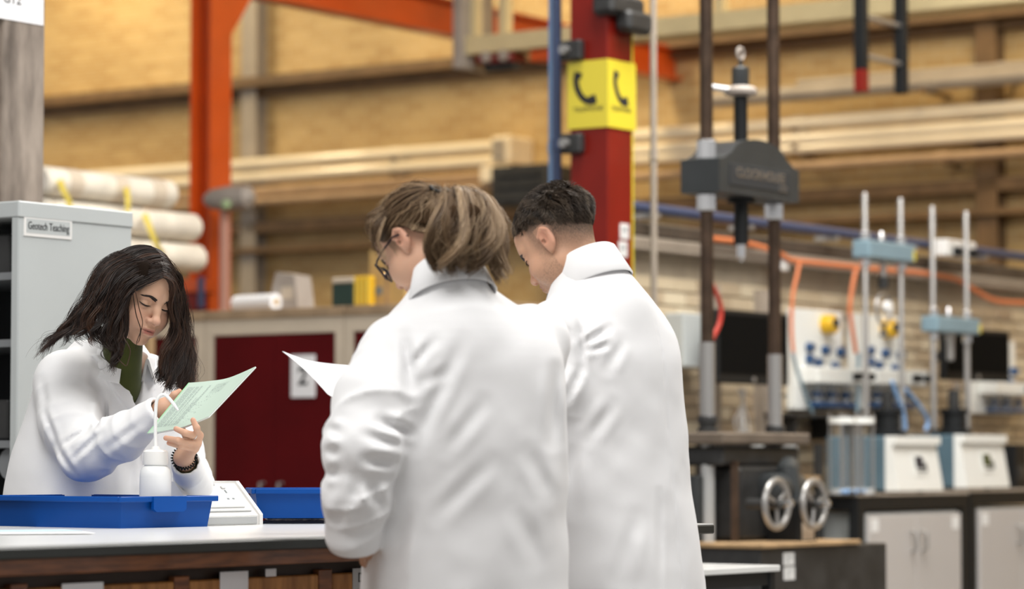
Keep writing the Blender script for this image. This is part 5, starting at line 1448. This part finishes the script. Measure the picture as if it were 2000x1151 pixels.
# bracelet (coiled) and ring
wc = WL(359, 893, 7.355) - B1; wd = nrm(WL(357, 893, 7.345) - WL(366, 925, 7.45)); u_ = nrm(np.cross(wd, [0, 1, 0])); w_ = np.cross(wd, u_)
t_ = np.linspace(0, 2 * np.pi, 241); tb = Tubes()
P = wc + (u_[None] * np.cos(t_)[:, None] + w_[None] * np.sin(t_)[:, None]) * (.0290 + .0032 * np.cos(t_ * 26))[:, None] + wd[None] * (.0034 * np.sin(t_ * 26))[:, None] - wd * .006
tb.add(P[None], np.full((1, 241), .0016), 6); tb.build('coil_bracelet', M_black, root1)
rc = WL(379, 851, 7.276) - B1; rd = nrm(WL(386, 853, 7.284) - WL(362, 846, 7.252)); u_ = nrm(np.cross(rd, [0, 1, 0])); w_ = np.cross(rd, u_); t_ = np.linspace(0, 2 * np.pi, 33); tb = Tubes()
tb.add((rc + (u_[None] * np.cos(t_)[:, None] + w_[None] * np.sin(t_)[:, None]) * .0096)[None], np.full((1, 33), .0011), 6); tb.build('finger_ring', M_chrome, root1)

# hair
D1 = 7.60
def G(pts, D, base): return np.array([Wn(x, y, D + dz) - base for x, y, dz in pts])
def resample(g, n=9): return spline(g, n)
near = [
 [(318, 541, -.100), (302, 548, -.104), (278, 556, -.108), (256, 570, -.112), (246, 597, -.112), (241, 630, -.112), (238, 665, -.115), (232, 700, -.13), (226, 722, -.14)],
 [(317, 530, -.092), (290, 541, -.104), (256, 560, -.116), (238, 592, -.120), (231, 630, -.122), (228, 670, -.128), (224, 702, -.14), (212, 728, -.15)],
 [(313, 518, -.070), (270, 528, -.098), (234, 555, -.116), (218, 598, -.124), (212, 640, -.130), (212, 672, -.140), (222, 694, -.150), (236, 700, -.152)],
 [(307, 508, -.050), (256, 514, -.084), (216, 545, -.106), (198, 590, -.120), (190, 628, -.130), (186, 652, -.142), (192, 672, -.150), (204, 682, -.155)],
 [(298, 500, -.025), (244, 504, -.062), (204, 533, -.086), (183, 578, -.104), (170, 616, -.120), (158, 642, -.135), (150, 656, -.140), (156, 668, -.145)],
 [(288, 494, .005), (234, 498, -.034), (195, 526, -.058), (174, 570, -.078), (155, 614, -.098), (132, 643, -.115), (112, 660, -.125), (96, 676, -.130)],
 [(274, 490, .035), (226, 496, .002), (190, 528, -.022), (168, 574, -.042), (148, 616, -.065), (120, 645, -.085), (94, 666, -.10), (70, 700, -.115)],
 [(262, 490, .06), (222, 500, .04), (191, 532, .02), (172, 578, .0), (154, 620, -.02), (132, 648, -.05), (112, 664, -.07), (94, 678, -.085)]]
far = [
 [(320, 541, -.106), (332, 545, -.102), (340, 560, -.092), (343, 592, -.068), (343, 630, -.048), (338, 670, -.035), (326, 705, -.05), (312, 735, -.075)],
 [(317, 522, -.076), (333, 532, -.060), (345, 560, -.035), (350, 600, -.015), (353, 645, -.008), (350, 690, -.015), (340, 730, -.04), (328, 765, -.06)],
 [(314, 514, -.062), (334, 524, -.036), (350, 560, -.005), (357, 605, .015), (362, 655, .020), (362, 700, .012), (354, 738, -.01), (342, 770, -.03)],
 [(309, 506, -.04), (332, 518, -.008), (351, 556, .026), (360, 605, .045), (368, 660, .045), (372, 705, .035), (368, 742, .015), (356, 768, .0)],
 [(300, 499, -.01), (328, 512, .022), (349, 552, .054), (358, 605, .072), (367, 660, .070), (376, 705, .060), (376, 740, .045), (366, 762, .03)],
 [(286, 493, .03), (318, 506, .055), (342, 548, .08), (352, 605, .09), (358, 660, .085), (366, 710, .075), (368, 745, .06), (360, 765, .05)]]
inner = [
 [(334, 570, -.02), (338, 610, -.005), (336, 650, -.0), (326, 685, -.0), (314, 715, -.02), (304, 742, -.05)],
 [(338, 570, .0), (342, 615, .015), (342, 660, .02), (336, 695, .01), (326, 725, -.01), (318, 752, -.04)],
 [(340, 570, .03), (345, 620, .04), (348, 665, .04), (346, 700, .03), (340, 735, .01), (334, 765, -.02)]]
rng = np.random.default_rng(3)
hc1 = C1 - B1 + np.array([0, -.014, .03]) @ hf1
tb = Tubes()
gn = np.array([resample(G(g, D1, B1), 9) for g in near]); gf = np.array([resample(G(g, D1, B1), 9) for g in far]); gi = np.array([resample(G(g, D1, B1), 9) for g in inner])
sheet(tb, gn, 2300, 30, .00095, rng, .0026, .0070, 2.7, 30, depth=.035, inward=hc1, clump=.78, endvar=.30, lockjit=.004)
sheet(tb, gf, 1800, 30, .00095, rng, .0026, .0066, 2.7, 24, depth=.03, inward=hc1, clump=.78, endvar=.28, lockjit=.004)
sheet(tb, gi, 800, 24, .0010, rng, .004, .0060, 2.6, 12, depth=.0, clump=.6, endvar=.25)
sheet(tb, gn, 240, 34, .00045, rng, .008, .0095, 2.9, 60, depth=.0, clump=.25, grow=.0008, endvar=.4)
sheet(tb, gf, 200, 34, .00045, rng, .008, .0085, 2.9, 50, depth=.0, clump=.25, grow=.0008, endvar=.3)
cr_c, cr_r = np.array([0, -.014, .032]), np.array([.0815, .0990, .0880])
for sg in (1, -1):                                                     # hair over the crown, combed from the parting
    gs = []
    for yy in np.linspace(.062, -.105, 9):
        a_ = nrm(np.array([.0, yy, .115 - .35 * abs(yy + .01)]) - cr_c); b_ = nrm(np.array([sg * .085, yy * .55 - .02, .0]) - cr_c); om = math.acos(np.clip(a_ @ b_, -1, 1)); t_ = np.linspace(0, 1, 9)
        D_ = (np.sin((1 - t_) * om)[:, None] * a_ + np.sin(t_ * om)[:, None] * b_) / math.sin(om)
        gs.append(to_world(cr_c + D_ / np.linalg.norm(D_ / cr_r, axis=1, keepdims=True), C1, hf1, 1.0, B1))
    sheet(tb, np.array(gs), 900, 16, .00095, rng, .0022, .0030, 1.5, 22, depth=.006, inward=hc1, clump=.35, tip=.6)
loose = [[(262, 566, -.118), (270, 600, -.125), (276, 630, -.124), (274, 655, -.120), (266, 672, -.12)], [(258, 572, -.118), (264, 610, -.126), (272, 640, -.124), (270, 662, -.12), (262, 684, -.12)],
         [(240, 690, -.13), (226, 710, -.15), (205, 704, -.16), (196, 690, -.16), (204, 676, -.15)], [(228, 700, -.14), (246, 716, -.15), (252, 690, -.14), (244, 665, -.13), (238, 650, -.12)],
         [(330, 735, -.05), (322, 755, -.07), (314, 775, -.09), (306, 785, -.10), (302, 795, -.10)]]
for g in loose:
    gg = resample(G(g, D1, B1), 9); sheet(tb, np.array([gg, gg + .002]), 5, 24, .0006, rng, .0012, .002, 2, 1, depth=0)
tb.build('hair', M_hairdark, root1)
def cap1(p):
    q = (p - A3(C1 - B1)) @ hf1.astype(F32).T
    d = ell(q, (0, -.016, .032), (.0785, .0955, .0835))
    d = smin(d, ell(q, (0, -.060, -.035), (.070, .050, .085)), .03)
    qm = np.concatenate([np.abs(q[:, :1]), q[:, 1:]], 1); d = smin(d, ell(qm, (.047, .046, .056), (.027, .038, .036)), .01)
    cutp = q[:, 1] * .86 - (q[:, 2] - .062) * .52 - .045          # keep the face free
    cutp = np.minimum(cutp, .050 + np.clip(.045 - q[:, 2], 0, 1) * 1.2 - np.abs(q[:, 0]))
    return smax(d, cutp, .01)
v, f = surfnet(cap1, C1 - B1 - .16, C1 - B1 + .16, .004, 4, 3.0)
np_mesh('hair_underlayer', v, f, M_hairbase, root1)

# green booklet and its print
Q = np.array([[Wn(288, 848, 7.330), Wn(369, 749, 7.450)], [Wn(322, 843, 7.315), Wn(405, 746, 7.440)], [Wn(362, 834, 7.300), Wn(448, 739, 7.425)], [Wn(408, 815, 7.285), Wn(500, 717, 7.400)]])
def bk(u, v):
    a, b = spline(Q[:, 0], 41), spline(Q[:, 1], 41); x = u * 40; i = np.clip(x.astype(int), 0, 39); t = (x - i)[:, None]
    pa = a[i] * (1 - t) + a[i + 1] * t; pb = b[i] * (1 - t) + b[i + 1] * t
    p = pa * (1 - v)[:, None] + pb * v[:, None]; return p
root_b = bpy.data.objects.new('booklet', None); COL.objects.link(root_b); ob = Wn(330, 800, 7.38); root_b.location = ob
tag(root_b, 'pale green stapled booklet held open by the long-haired woman', 'booklet')
M_greenpage = mat('pale_green_paper', (0.45, 0.555, 0.48), .7); M_greenspine = mat('green_spine', (0.30, 0.60, 0.34), .6)
nu, nv = 33, 13
uu, vv = np.meshgrid(np.linspace(0, 1, nu), np.linspace(0, 1, nv), indexing='ij')
Pm = bk(uu.ravel(), vv.ravel()); nrm_b = nrm(np.cross(Q[3, 0] - Q[0, 0], Q[0, 1] - Q[0, 0])); nrm_b = -nrm_b if nrm_b[1] > 0 else nrm_b
fq = [(i * nv + j, (i + 1) * nv + j, (i + 1) * nv + j + 1, i * nv + j + 1) for i in range(nu - 1) for j in range(nv - 1)]
def page(off, th, m, name, lo=0, hi=nu):
    P1 = Pm + nrm_b * off - ob; P2 = P1 - nrm_b * th; n = len(P1)
    fs = [q for q in fq] + [tuple(k + n for k in q[::-1]) for q in fq]
    rim = [i * nv for i in range(nu)] + [(nu - 1) * nv + j for j in range(1, nv)] + [i * nv + nv - 1 for i in range(nu - 2, -1, -1)] + [j for j in range(nv - 2, 0, -1)]
    fs += [(rim[k], rim[(k + 1) % len(rim)], rim[(k + 1) % len(rim)] + n, rim[k] + n) for k in range(len(rim))]
    return MB().add([tuple(x) for x in np.concatenate([P1, P2])], fs).build(name, m, root_b, 40)
page(.0018, .0008, M_greenpage, 'front_page'); page(.0006, .0022, M_paper, 'inner_pages'); page(-.002, .0008, M_greenpage, 'cover_page')
def bk_strip(o, u0, u1, v0, v1, off=.0021):
    t = np.linspace(0, 1, 8); a = bk(np.full(8, u0), v0 + (v1 - v0) * t) + nrm_b * off - ob; b = bk(np.full(8, u1), v0 + (v1 - v0) * t) + nrm_b * off - ob
    o.add([tuple(x) for x in np.concatenate([a, b])], [(k, k + 1, 8 + k + 1, 8 + k) for k in range(7)])
o = MB(); rr = random.Random(4); u = .10
while u < .47:
    if rr.random() > .12:
        v0 = .10; end = .9 if rr.random() < .7 else .5 + .3 * rr.random()
        while v0 < end:
            L = .02 + .05 * rr.random(); bk_strip(o, u, u + .0055, v0, min(v0 + L, end)); v0 += L + .010
    u += .0175
o.build('printed_text', M_greyink, root_b, 0)
o = MB()
for k in range(5):
    for j in range(12):
        vA = .12 + k * .16; v0 = vA + j * .011; u0 = .55 + .07 * math.sin(j * .55 + k) + (.08 if k > 2 else 0)
        bk_strip(o, u0, u0 + .006, v0, v0 + .012)
for k in range(9): bk_strip(o, .56 + k * .02, .562 + k * .02, .70, .90)
o.build('printed_charts', M_greyink, root_b, 0)
o = MB(); bk_strip(o, 0.0, .035, 0, 1, .0022); o.build('spine_tape', M_greenspine, root_b, 0)

# ================================================================== the ponytailed student in front
root2, B2 = person_root('student with light brown ponytail and glasses in white coat, back turned', 900, 6.20)
fr2 = frame((-.45, .89))
sec2 = [(.45, 0, -.02, .235, .19), (.80, 0, -.02, .212, .175), (.95, 0, -.025, .208, .17), (1.10, 0, -.03, .208, .165), (1.21, 0, -.03, .210, .158), (1.29, 0, -.028, .203, .150), (1.35, 0, -.016, .168, .128), (1.395, 0, .022, .112, .090), (1.43, 0, .050, .078, .066), (1.445, 0, .058, .058, .052)]
s2L = [Wn(780, 690, 6.12) - B2, Wn(734, 785, 6.05) - B2, Wn(706, 880, 6.00) - B2, Wn(697, 975, 6.00) - B2, Wn(690, 1052, 6.02) - B2, Wn(690, 1075, 6.03) - B2]
s2Lr = [.080, .082, .074, .060, .047, .038]
s2R = [Wn(1034, 672, 6.28) - B2, Wn(1020, 780, 6.36) - B2, Wn(965, 850, 6.50) - B2, Wn(890, 830, 6.58) - B2, Wn(815, 815, 6.60) - B2]
s2Rr = [.085, .075, .062, .050, .042]
pl2 = creases([(902, 659, 808, 872, .013, 0.0057), (943, 785, 872, 880, .013, 0.0037), (787, 650, 801, 758, .010, 0.0090), (846, 660, 806, 714, .009, 0.0066), (818, 752, 870, 722, .010, 0.0033), (1087, 715, 1082, 865, .012, 0.0074), (1036, 880, 1074, 970, .014, 0.0041), (742, 824, 798, 845, .010, 0.0115), (715, 898, 768, 906, .010, 0.0115), (720, 940, 742, 992, .010, 0.0082), (712, 850, 786, 868, .009, 0.0066), (680, 965, 655, 1026, .012, 0.0049), (640, 838, 668, 846, .009, 0.0074), (634, 880, 664, 884, .009, 0.0074), (634, 925, 660, 925, .009, 0.0066), (700, 930, 690, 1010, .011, 0.0049), (960, 900, 850, 1010, .014, 0.0033), (800, 1000, 760, 1130, .014, 0.0041), (1010, 990, 1050, 1100, .016, 0.0033)], 5.95, B2)
def yoke(C, up, r0, r1):
    C = np.asarray(C, float); up = nrm(up)
    return lambda p, q, d: smin(d, cap(p, C - up * .10, C - up * .012, r0, r1), .05)
C2c = Wn(878, 549, 6.16) - B2; up2 = np.array([.38 * fr2[1][0], .38 * fr2[1][1], 1.0])
coat2, f2 = coat(root2, B2, fr2, sec2, [(s2L, s2Lr), (s2R, s2Rr)], .0050, .55, dict(top=1.2, seed=31, amp=.0085, sleeve=.010, elbow=.55), extra=yoke(C2c, up2, .098, .074), seam=False, k=.022, pulls=pl2)
C2 = Wn(817, 467, 6.225); hf2 = frame((-.74, .67), math.radians(43), math.radians(-4)); S2 = .92
nk2 = Wn(870, 552, 6.18)
collar(coat2, Wn(878, 549, 6.16) - B2, nrm(np.array([.38 * fr2[1][0], .38 * fr2[1][1], 1.0])), fr2[1], .064, .094, .034, .066, 155)
hv, hfc, hc, fn2 = place_head(B2, C2, hf2, 'fair', S2, nk2 + np.array([0, 0, -.02]), .045)
pal = s2R[-1] + B2
fd = nrm(np.array([-.95, .15, .12]))
def generic_hand(wr, fwd, pal_n, s=1.0):
    fwd = nrm(fwd); pal_n = nrm(pal_n - fwd * np.dot(pal_n, fwd)); sd = np.cross(fwd, pal_n); ch = []
    for k, (o_, L) in enumerate(((-.027, .068), (-.009, .078), (.009, .073), (.027, .058))):
        kn = wr + fwd * .085 * s + sd * o_ * s
        ch.append(([wr + sd * o_ * .5 * s, kn], [.016 * s, .0115 * s], .012))
        ch.append(([kn, kn + fwd * L * .5 * s + pal_n * .012, kn + fwd * L * .85 * s + pal_n * .036], [.0088 * s, .0080 * s, .0065 * s], .0045))
    ch.append(([wr + fwd * .025 - sd * .02, wr + fwd * .055 - sd * .048 + pal_n * .012, wr + fwd * .085 - sd * .055 + pal_n * .022], [.013, .0100, .0075], .0045))
    ch.append(([wr - fwd * .06, wr], [.025, .022], .012)); ch.sort(key=lambda c: -c[2]); return ch
h2r = generic_hand(pal, np.array([-.9, .2, .35]), np.array([0, -.3, .9])); h2l = generic_hand(Wn(706, 1050, 6.07), np.array([.75, .45, -.6]), np.array([.3, .8, .2]), .8)
bv, bf, bc, hips = coarse_body(B2, fr2, sec2, [(s2L, [r * .5 for r in s2Lr]), (s2R, [r * .6 for r in s2Rr])], 0)
V, Fc, Cc = join([(hv, hfc, hc), hand_mesh(h2r, B2, .0025), hand_mesh(h2l, B2, .0025), (bv, bf, bc)])
np_mesh('body', V, Fc, M_skin, root2, Cc)
lower_clothes(root2, hips, fr2)
face_details(root2, fn2, C2, hf2, S2, B2)
# hair drawn back to the tie, then the ponytail
sc_c, sc_r = np.array([0, -.014, .032]), np.array([.0785, .0985, .0885])
def scalp(dirs): return sc_c + dirs / np.linalg.norm(dirs / sc_r, axis=-1, keepdims=True)
def drawn(starts, tie, n=9):
    out = []
    for s in starts:
        a, b = nrm((np.array(s) - sc_c)), nrm(np.array(tie) - sc_c); om = math.acos(np.clip(a @ b, -1, 1)); t = np.linspace(0, 1, n)
        D = (np.sin((1 - t) * om)[:, None] * a + np.sin(t * om)[:, None] * b) / math.sin(om); P = scalp(D)
        P[0] = np.array(s); P[1] = P[1] * .6 + np.array(s) * .4; P[-1] = np.array(tie); out.append(P)
    return np.array(out)
tie = (0, -.116, .036)
hl = [(.0, .086, .088), (-.028, .084, .080), (-.050, .068, .064), (-.064, .046, .040), (-.072, .026, .020), (-.078, .006, .024), (-.079, -.014, .028), (-.077, -.034, .010), (-.070, -.048, -.022), (-.050, -.068, -.052), (-.025, -.082, -.066), (0, -.086, -.070)]
rng = np.random.default_rng(9); tb = Tubes()
for sgn in (1, -1):
    g = drawn([(sgn * x, y, z) for x, y, z in hl], tie); g = np.array([to_world(a, C2, hf2, S2, B2) for a in g])
    sheet(tb, g, 1500, 16, .00085, rng, .0014, .0016, 1.4, 26, tip=.8, depth=.006, inward=C2 - B2, clump=.35, dark=.72)
    sheet(tb, g, 120, 16, .0005, rng, .007, .004, 2.2, 40, tip=.4, clump=.0, grow=.0006)
wisps = [[(745, 425, -.04), (736, 445, -.05), (733, 470, -.05), (738, 492, -.05), (742, 505, -.05)], [(750, 415, -.03), (728, 430, -.04), (722, 450, -.04), (726, 470, -.04), (735, 480, -.04)], [(760, 400, -.02), (735, 410, -.02), (722, 425, -.02), (718, 445, -.02), (724, 460, -.02)], [(752, 430, -.06), (742, 460, -.07), (745, 490, -.07), (752, 510, -.07), (758, 505, -.07)]]
g = np.array([resample(G(w, 6.225, B2), 9) for w in wisps]); sheet(tb, g, 130, 18, .0005, rng, .004, .004, 2.5, 12, clump=.3, grow=.0005)
pony = [
 [(876, 408, -.075), (866, 378, -.085), (856, 396, -.115), (850, 440, -.140), (846, 480, -.145), (852, 508, -.140), (872, 520, -.135)],
 [(880, 406, -.070), (876, 368, -.085), (868, 394, -.130), (860, 445, -.158), (862, 488, -.160), (872, 515, -.150), (884, 530, -.140)],
 [(883, 404, -.068), (892, 363, -.080), (896, 392, -.130), (888, 440, -.160), (876, 485, -.165), (868, 515, -.155), (866, 532, -.150)],
 [(885, 403, -.066), (908, 364, -.070), (924, 394, -.115), (918, 440, -.150), (900, 485, -.160), (884, 512, -.150), (892, 526, -.145)],
 [(887, 404, -.064), (922, 370, -.060), (948, 400, -.090), (952, 448, -.125), (936, 492, -.140), (918, 514, -.135), (902, 520, -.13)],
 [(888, 406, -.062), (932, 378, -.045), (966, 408, -.060), (976, 455, -.090), (970, 500, -.105), (966, 528, -.105), (974, 545, -.10)],
 [(888, 410, -.060), (938, 390, -.03), (978, 422, -.030), (994, 465, -.050), (990, 506, -.065), (984, 532, -.07), (992, 552, -.07)]]
g = np.array([resample(G(w, 6.195, B2), 9) for w in pony])
ctr = g.mean(axis=0)[4]
sheet(tb, g, 3400, 24, .0010, rng, .0034, .0105, 1.3, 16, depth=.030, inward=ctr, clump=.80, endvar=.22, lockjit=.0095)
sheet(tb, g, 260, 26, .0005, rng, .010, .011, 2.2, 40, depth=.0, clump=.2, grow=.0009, endvar=.3)
tb.build('hair', M_hairblond, root2)
def cap2(p):
    q = (p - A3(C2 - B2)) @ hf2.astype(F32).T / S2
    d = ell(q, (0, -.014, .032), (.0762, .0960, .0860))
    d = smin(d, ell(q, (0, -.055, -.015), (.062, .040, .055)), .02)
    face = q[:, 1] * .60 - (q[:, 2] - .050) * .80 - .020
    ear = -ell(np.concatenate([np.abs(q[:, :1]), q[:, 1:]], 1), (.080, .005, -.022), (.030, .030, .040))
    return smax(smax(d, face, .008), ear, .006)
v, f = surfnet(cap2, C2 - B2 - .16, C2 - B2 + .16, .004, 4, 3.0); np_mesh('hair_underlayer', v, f, M_hairbase2, root2)
def ponycore(p):
    d = None
    for i in (1, 3, 5):
        e = chain(p, [g[i][k] * .72 + ctr * .28 for k in (1, 3, 5, 7)], [.008, .013, .013, .006], .02); d = e if d is None else smin(d, e, .02)
    return d
v, f = surfnet(ponycore, ctr - .17, ctr + .17, .005, 4, 3.0); np_mesh('ponytail_core', v, f, M_hairbase2, root2)  # core coloured dark to put shade into the gaps between locks
tw = to_world(np.array([tie]), C2, hf2, S2, B2)[0]; td = nrm(to_world(np.array([(0, -.14, .045)]), C2, hf2, S2, B2)[0] - tw); u_ = nrm(np.cross(td, [0, 0, 1])); w_ = np.cross(td, u_); t_ = np.linspace(0, 2 * np.pi, 25)
tt = Tubes(); tt.add((tw + td * .004 + (u_[None] * np.cos(t_)[:, None] + w_[None] * np.sin(t_)[:, None]) * .015)[None], np.full((1, 25), .004), 8); tt.build('hair_tie', M_black, root2)
# glasses
gl = Tubes()
def locw(P): return to_world(np.array(P, float), C2, hf2, S2, B2)[None]
for s in (-1, 1):
    lens = [(s * .010, .112, .012), (s * .018, .112, .018), (s * .045, .104, .018), (s * .060, .096, .014), (s * .058, .096, -.012), (s * .048, .103, -.024), (s * .022, .112, -.024), (s * .012, .114, -.012), (s * .010, .112, .012)]
    gl.add(locw(lens), np.full((1, 9), .0024), 6)
    gl.add(locw([(s * .060, .096, .010), (s * .070, .080, .010), (s * .079, .040, .008), (s * .0815, .0, .006), (s * .080, -.018, -.004), (s * .077, -.030, -.022)]), np.full((1, 6), .0021), 6)
gl.add(locw([(-.010, .112, .008), (0, .116, .010), (.010, .112, .008)]), np.full((1, 3), .0020), 6)
go = gl.build('glasses', mat('dark_plum_frame', (.018, .008, .016), .3), root2)
for s in (-1, 1):
    P = locw([(s * .011, .1125, .012), (s * .018, .1125, .017), (s * .045, .1045, .017), (s * .059, .0965, .013), (s * .057, .0965, -.012), (s * .048, .1035, -.023), (s * .022, .1125, -.023), (s * .0125, .1145, -.012)])[0]
    c = P.mean(0); MB().add([tuple(x) for x in P] + [tuple(x + hf2[1] * .0008) for x in P], [tuple(range(8)), tuple(range(8, 16))[::-1]] + [(k, (k + 1) % 8, 8 + (k + 1) % 8, 8 + k) for k in range(8)]).build('lens', M_lens, go, 0)
# her sheet of paper
qp = [[Wn(551, 686, 6.62), Wn(640, 770, 6.50)], [Wn(598, 703, 6.60), Wn(690, 800, 6.52)], [Wn(650, 711, 6.61), Wn(745, 822, 6.54)], [Wn(720, 716, 6.64), Wn(810, 830, 6.56)]]
qp = np.array(qp); a_, b_ = spline(qp[:, 0], 20), spline(qp[:, 1], 20); ob2 = Wn(650, 760, 6.56)
vs = []
for k in range(20):
    for j in range(8):
        t = j / 7; p = a_[k] * (1 - t) + b_[k] * t; vs.append(p - ob2 + np.array([0, 0, .006 * math.sin(t * 3.1)]))
vs = np.array(vs); fs = [(k * 8 + j, (k + 1) * 8 + j, (k + 1) * 8 + j + 1, k * 8 + j + 1) for k in range(19) for j in range(7)]
o = MB().add([tuple(x) for x in vs] + [tuple(x - np.array([0, 0, .0006])) for x in vs], fs + [tuple(i + 160 for i in f[::-1]) for f in fs]).build('paper_sheet', M_paper, None, 50); o.location = ob2
tag(o, 'white sheet of paper held in front of the ponytailed student', 'paper')

# ================================================================== the short-haired student in front, right
root3, B3 = person_root('student with short cropped hair in long white coat, head bowed', 1166, 6.76)
fr3 = frame((-.80, .60))
sec3 = [(.45, 0, -.03, .275, .21), (.80, 0, -.03, .240, .185), (1.0, 0, -.03, .212, .162), (1.15, 0, -.032, .202, .146), (1.28, 0, -.034, .202, .136), (1.36, 0, -.028, .188, .120), (1.42, 0, -.014, .150, .102), (1.465, 0, .004, .100, .082), (1.50, 0, .018, .068, .064), (1.515, 0, .024, .05, .05)]
s3L = [Wn(1090, 650, 6.62) - B3, Wn(1083, 760, 6.60) - B3, Wn(1066, 872, 6.62) - B3, Wn(1020, 905, 6.76) - B3, Wn(975, 915, 6.90) - B3]
s3R = [Wn(1236, 660, 6.90) - B3, Wn(1228, 770, 6.95) - B3, Wn(1205, 880, 7.03) - B3, Wn(1160, 900, 7.12) - B3, Wn(1100, 905, 7.18) - B3]
s3r = [.076, .074, .064, .052, .044]
pl3 = creases([(1140, 675, 1190, 638, .008, 0.0076), (1138, 687, 1190, 673, .007, 0.0043), (1132, 625, 1138, 720, .008, 0.0068), (1188, 722, 1216, 664, .011, 0.0043), (1086, 571, 1120, 588, .0075, .0030), (1120, 588, 1143, 632, .0075, .0030), (1133, 722, 1106, 784, .009, 0.0076), (1196, 790, 1152, 858, .012, 0.0043), (1118, 860, 1116, 1000, .014, 0.0051), (1240, 1010, 1210, 1130, .016, 0.0043), (1290, 960, 1292, 1150, .0075, .0028)], 6.55, B3)
C3c = Wn(1154, 530, 6.735) - B3; up3 = np.array([.38 * fr3[1][0], .38 * fr3[1][1], 1.0])
coat3, f3 = coat(root3, B3, fr3, sec3, [(s3L, s3r), (s3R, s3r)], .0050, .55, dict(top=1.15, seed=57, amp=.0085, sleeve=.010, elbow=.5), extra=yoke(C3c, up3, .096, .072), seam=True, k=.03, pulls=pl3)
C3 = Wn(1092, 468, 6.765); hf3 = frame((-.82, .57), math.radians(37), math.radians(0)); S3 = .97
nk3 = Wn(1148, 535, 6.745)
collar(coat3, Wn(1154, 530, 6.735) - B3, nrm(np.array([.38 * fr3[1][0], .38 * fr3[1][1], 1.0])), fr3[1], .062, .090, .040, .070, 155)
hv, hfc, hc, fn3 = place_head(B3, C3, hf3, 'man', S3, nk3 + np.array([0, 0, -.02]), .044)
h3l = generic_hand(s3L[-1] + B3, s3L[-1] - s3L[-2], np.array([0, 0, -1.])); h3r = generic_hand(s3R[-1] + B3, s3R[-1] - s3R[-2], np.array([0, 0, -1.]))
bv, bf, bc, hips = coarse_body(B3, fr3, sec3, [(s3L, [r * .6 for r in s3r]), (s3R, [r * .6 for r in s3r])], 0)
V, Fc, Cc = join([(hv, hfc, hc), hand_mesh(h3l, B3, .0025), hand_mesh(h3r, B3, .0025), (bv, bf, bc)])
np_mesh('body', V, Fc, M_skin, root3, Cc)
lower_clothes(root3, hips, fr3)
face_details(root3, fn3, C3, hf3, S3, B3)
rng = np.random.default_rng(21); tb = Tubes()
N = 42000; D = rng.normal(0, 1, (N, 3)); D /= np.linalg.norm(D, axis=1, keepdims=True)
sr3 = np.array([.0738, .0935, .0835]); root_p = sc_c + D / np.linalg.norm(D / sr3, axis=1, keepdims=True)
x, y, z = np.abs(root_p[:, 0]), root_p[:, 1], root_p[:, 2]
zz = z * .8 - y * .6
lenf = np.maximum(np.clip((zz - .015) / .085, 0, 1) ** 1.2, np.clip((z - .056 + x * .25) / .03, 0, 1))
hairline = (zz > -.02) & (y < .035) | (y >= .02) & (z > .052 - x * .30)
Ln = .0035 + .026 * lenf * (.75 + .5 * rng.random(N)); keep = hairline & ~((x > .066) & (z < .020) & (y > -.036) & (y < .012))
keep &= (rng.random(N) < (.35 + .65 * lenf))
root_p, D, Ln, lenf = root_p[keep], D[keep], Ln[keep], lenf[keep]; n = len(root_p)
nm = (root_p - sc_c) / sr3 ** 2; nm /= np.linalg.norm(nm, axis=1, keepdims=True)
cl = (np.floor(root_p[:, 0] / .011) * 7 + np.floor(root_p[:, 1] / .013) * 13).astype(int) % 97; jit = rng.normal(0, .35, (97, 3))[cl]
fwd = np.array([[-.25, .9, .1]]) + jit + rng.normal(0, .16, (n, 3)); bw = np.clip((-.01 - root_p[:, 1:2]) / .06, 0, 1) * np.clip((.10 - root_p[:, 2:3]) / .05, 0, 1)
fwd = fwd * (1 - bw) + (np.array([[0, -.2, -1.]]) + jit * .5) * bw
tan = fwd - nm * (fwd * nm).sum(1, keepdims=True); tan /= np.linalg.norm(tan, axis=1, keepdims=True) + 1e-9
w = np.linspace(0, 1, 6)[None, :, None]; lift = (.25 + .75 * lenf)[:, None, None]
P = root_p[:, None] + (nm[:, None] * lift * (w - .45 * w ** 2) + tan[:, None] * w) * Ln[:, None, None] * .85 - nm[:, None] * .001
P = (P.reshape(-1, 3) * S3 @ hf3 + C3 - B3).reshape(n, 6, 3)
tb.add(P, (.00062 * (1 - .6 * np.linspace(0, 1, 6) ** 2))[None] * np.ones((n, 1)), 3, np.clip(rng.random(97)[cl] * .7 + rng.random(n) * .4 - .05, 0, 1))
tb.build('hair', M_hairshort, root3)
def cap3(p):
    q = (p - A3(C3 - B3)) @ hf3.astype(F32).T
    d = ell(q, (0, -.012, .034), (.0748, .0945, .0848)); 
    return smax(d, -np.maximum(q[:, 2] * .8 - q[:, 1] * .6 - .085, q[:, 2] - .080 + np.abs(q[:, 0]) * .2) + .014 * vnoise(q * 90, 2), .01)
v, f = surfnet(cap3, C3 - B3 - .16, C3 - B3 + .16, .004, 4, 3.0); np_mesh('hair_underlayer', v, f, mat('hair_underlayer_brown', (.020, .014, .010), .7), root3)
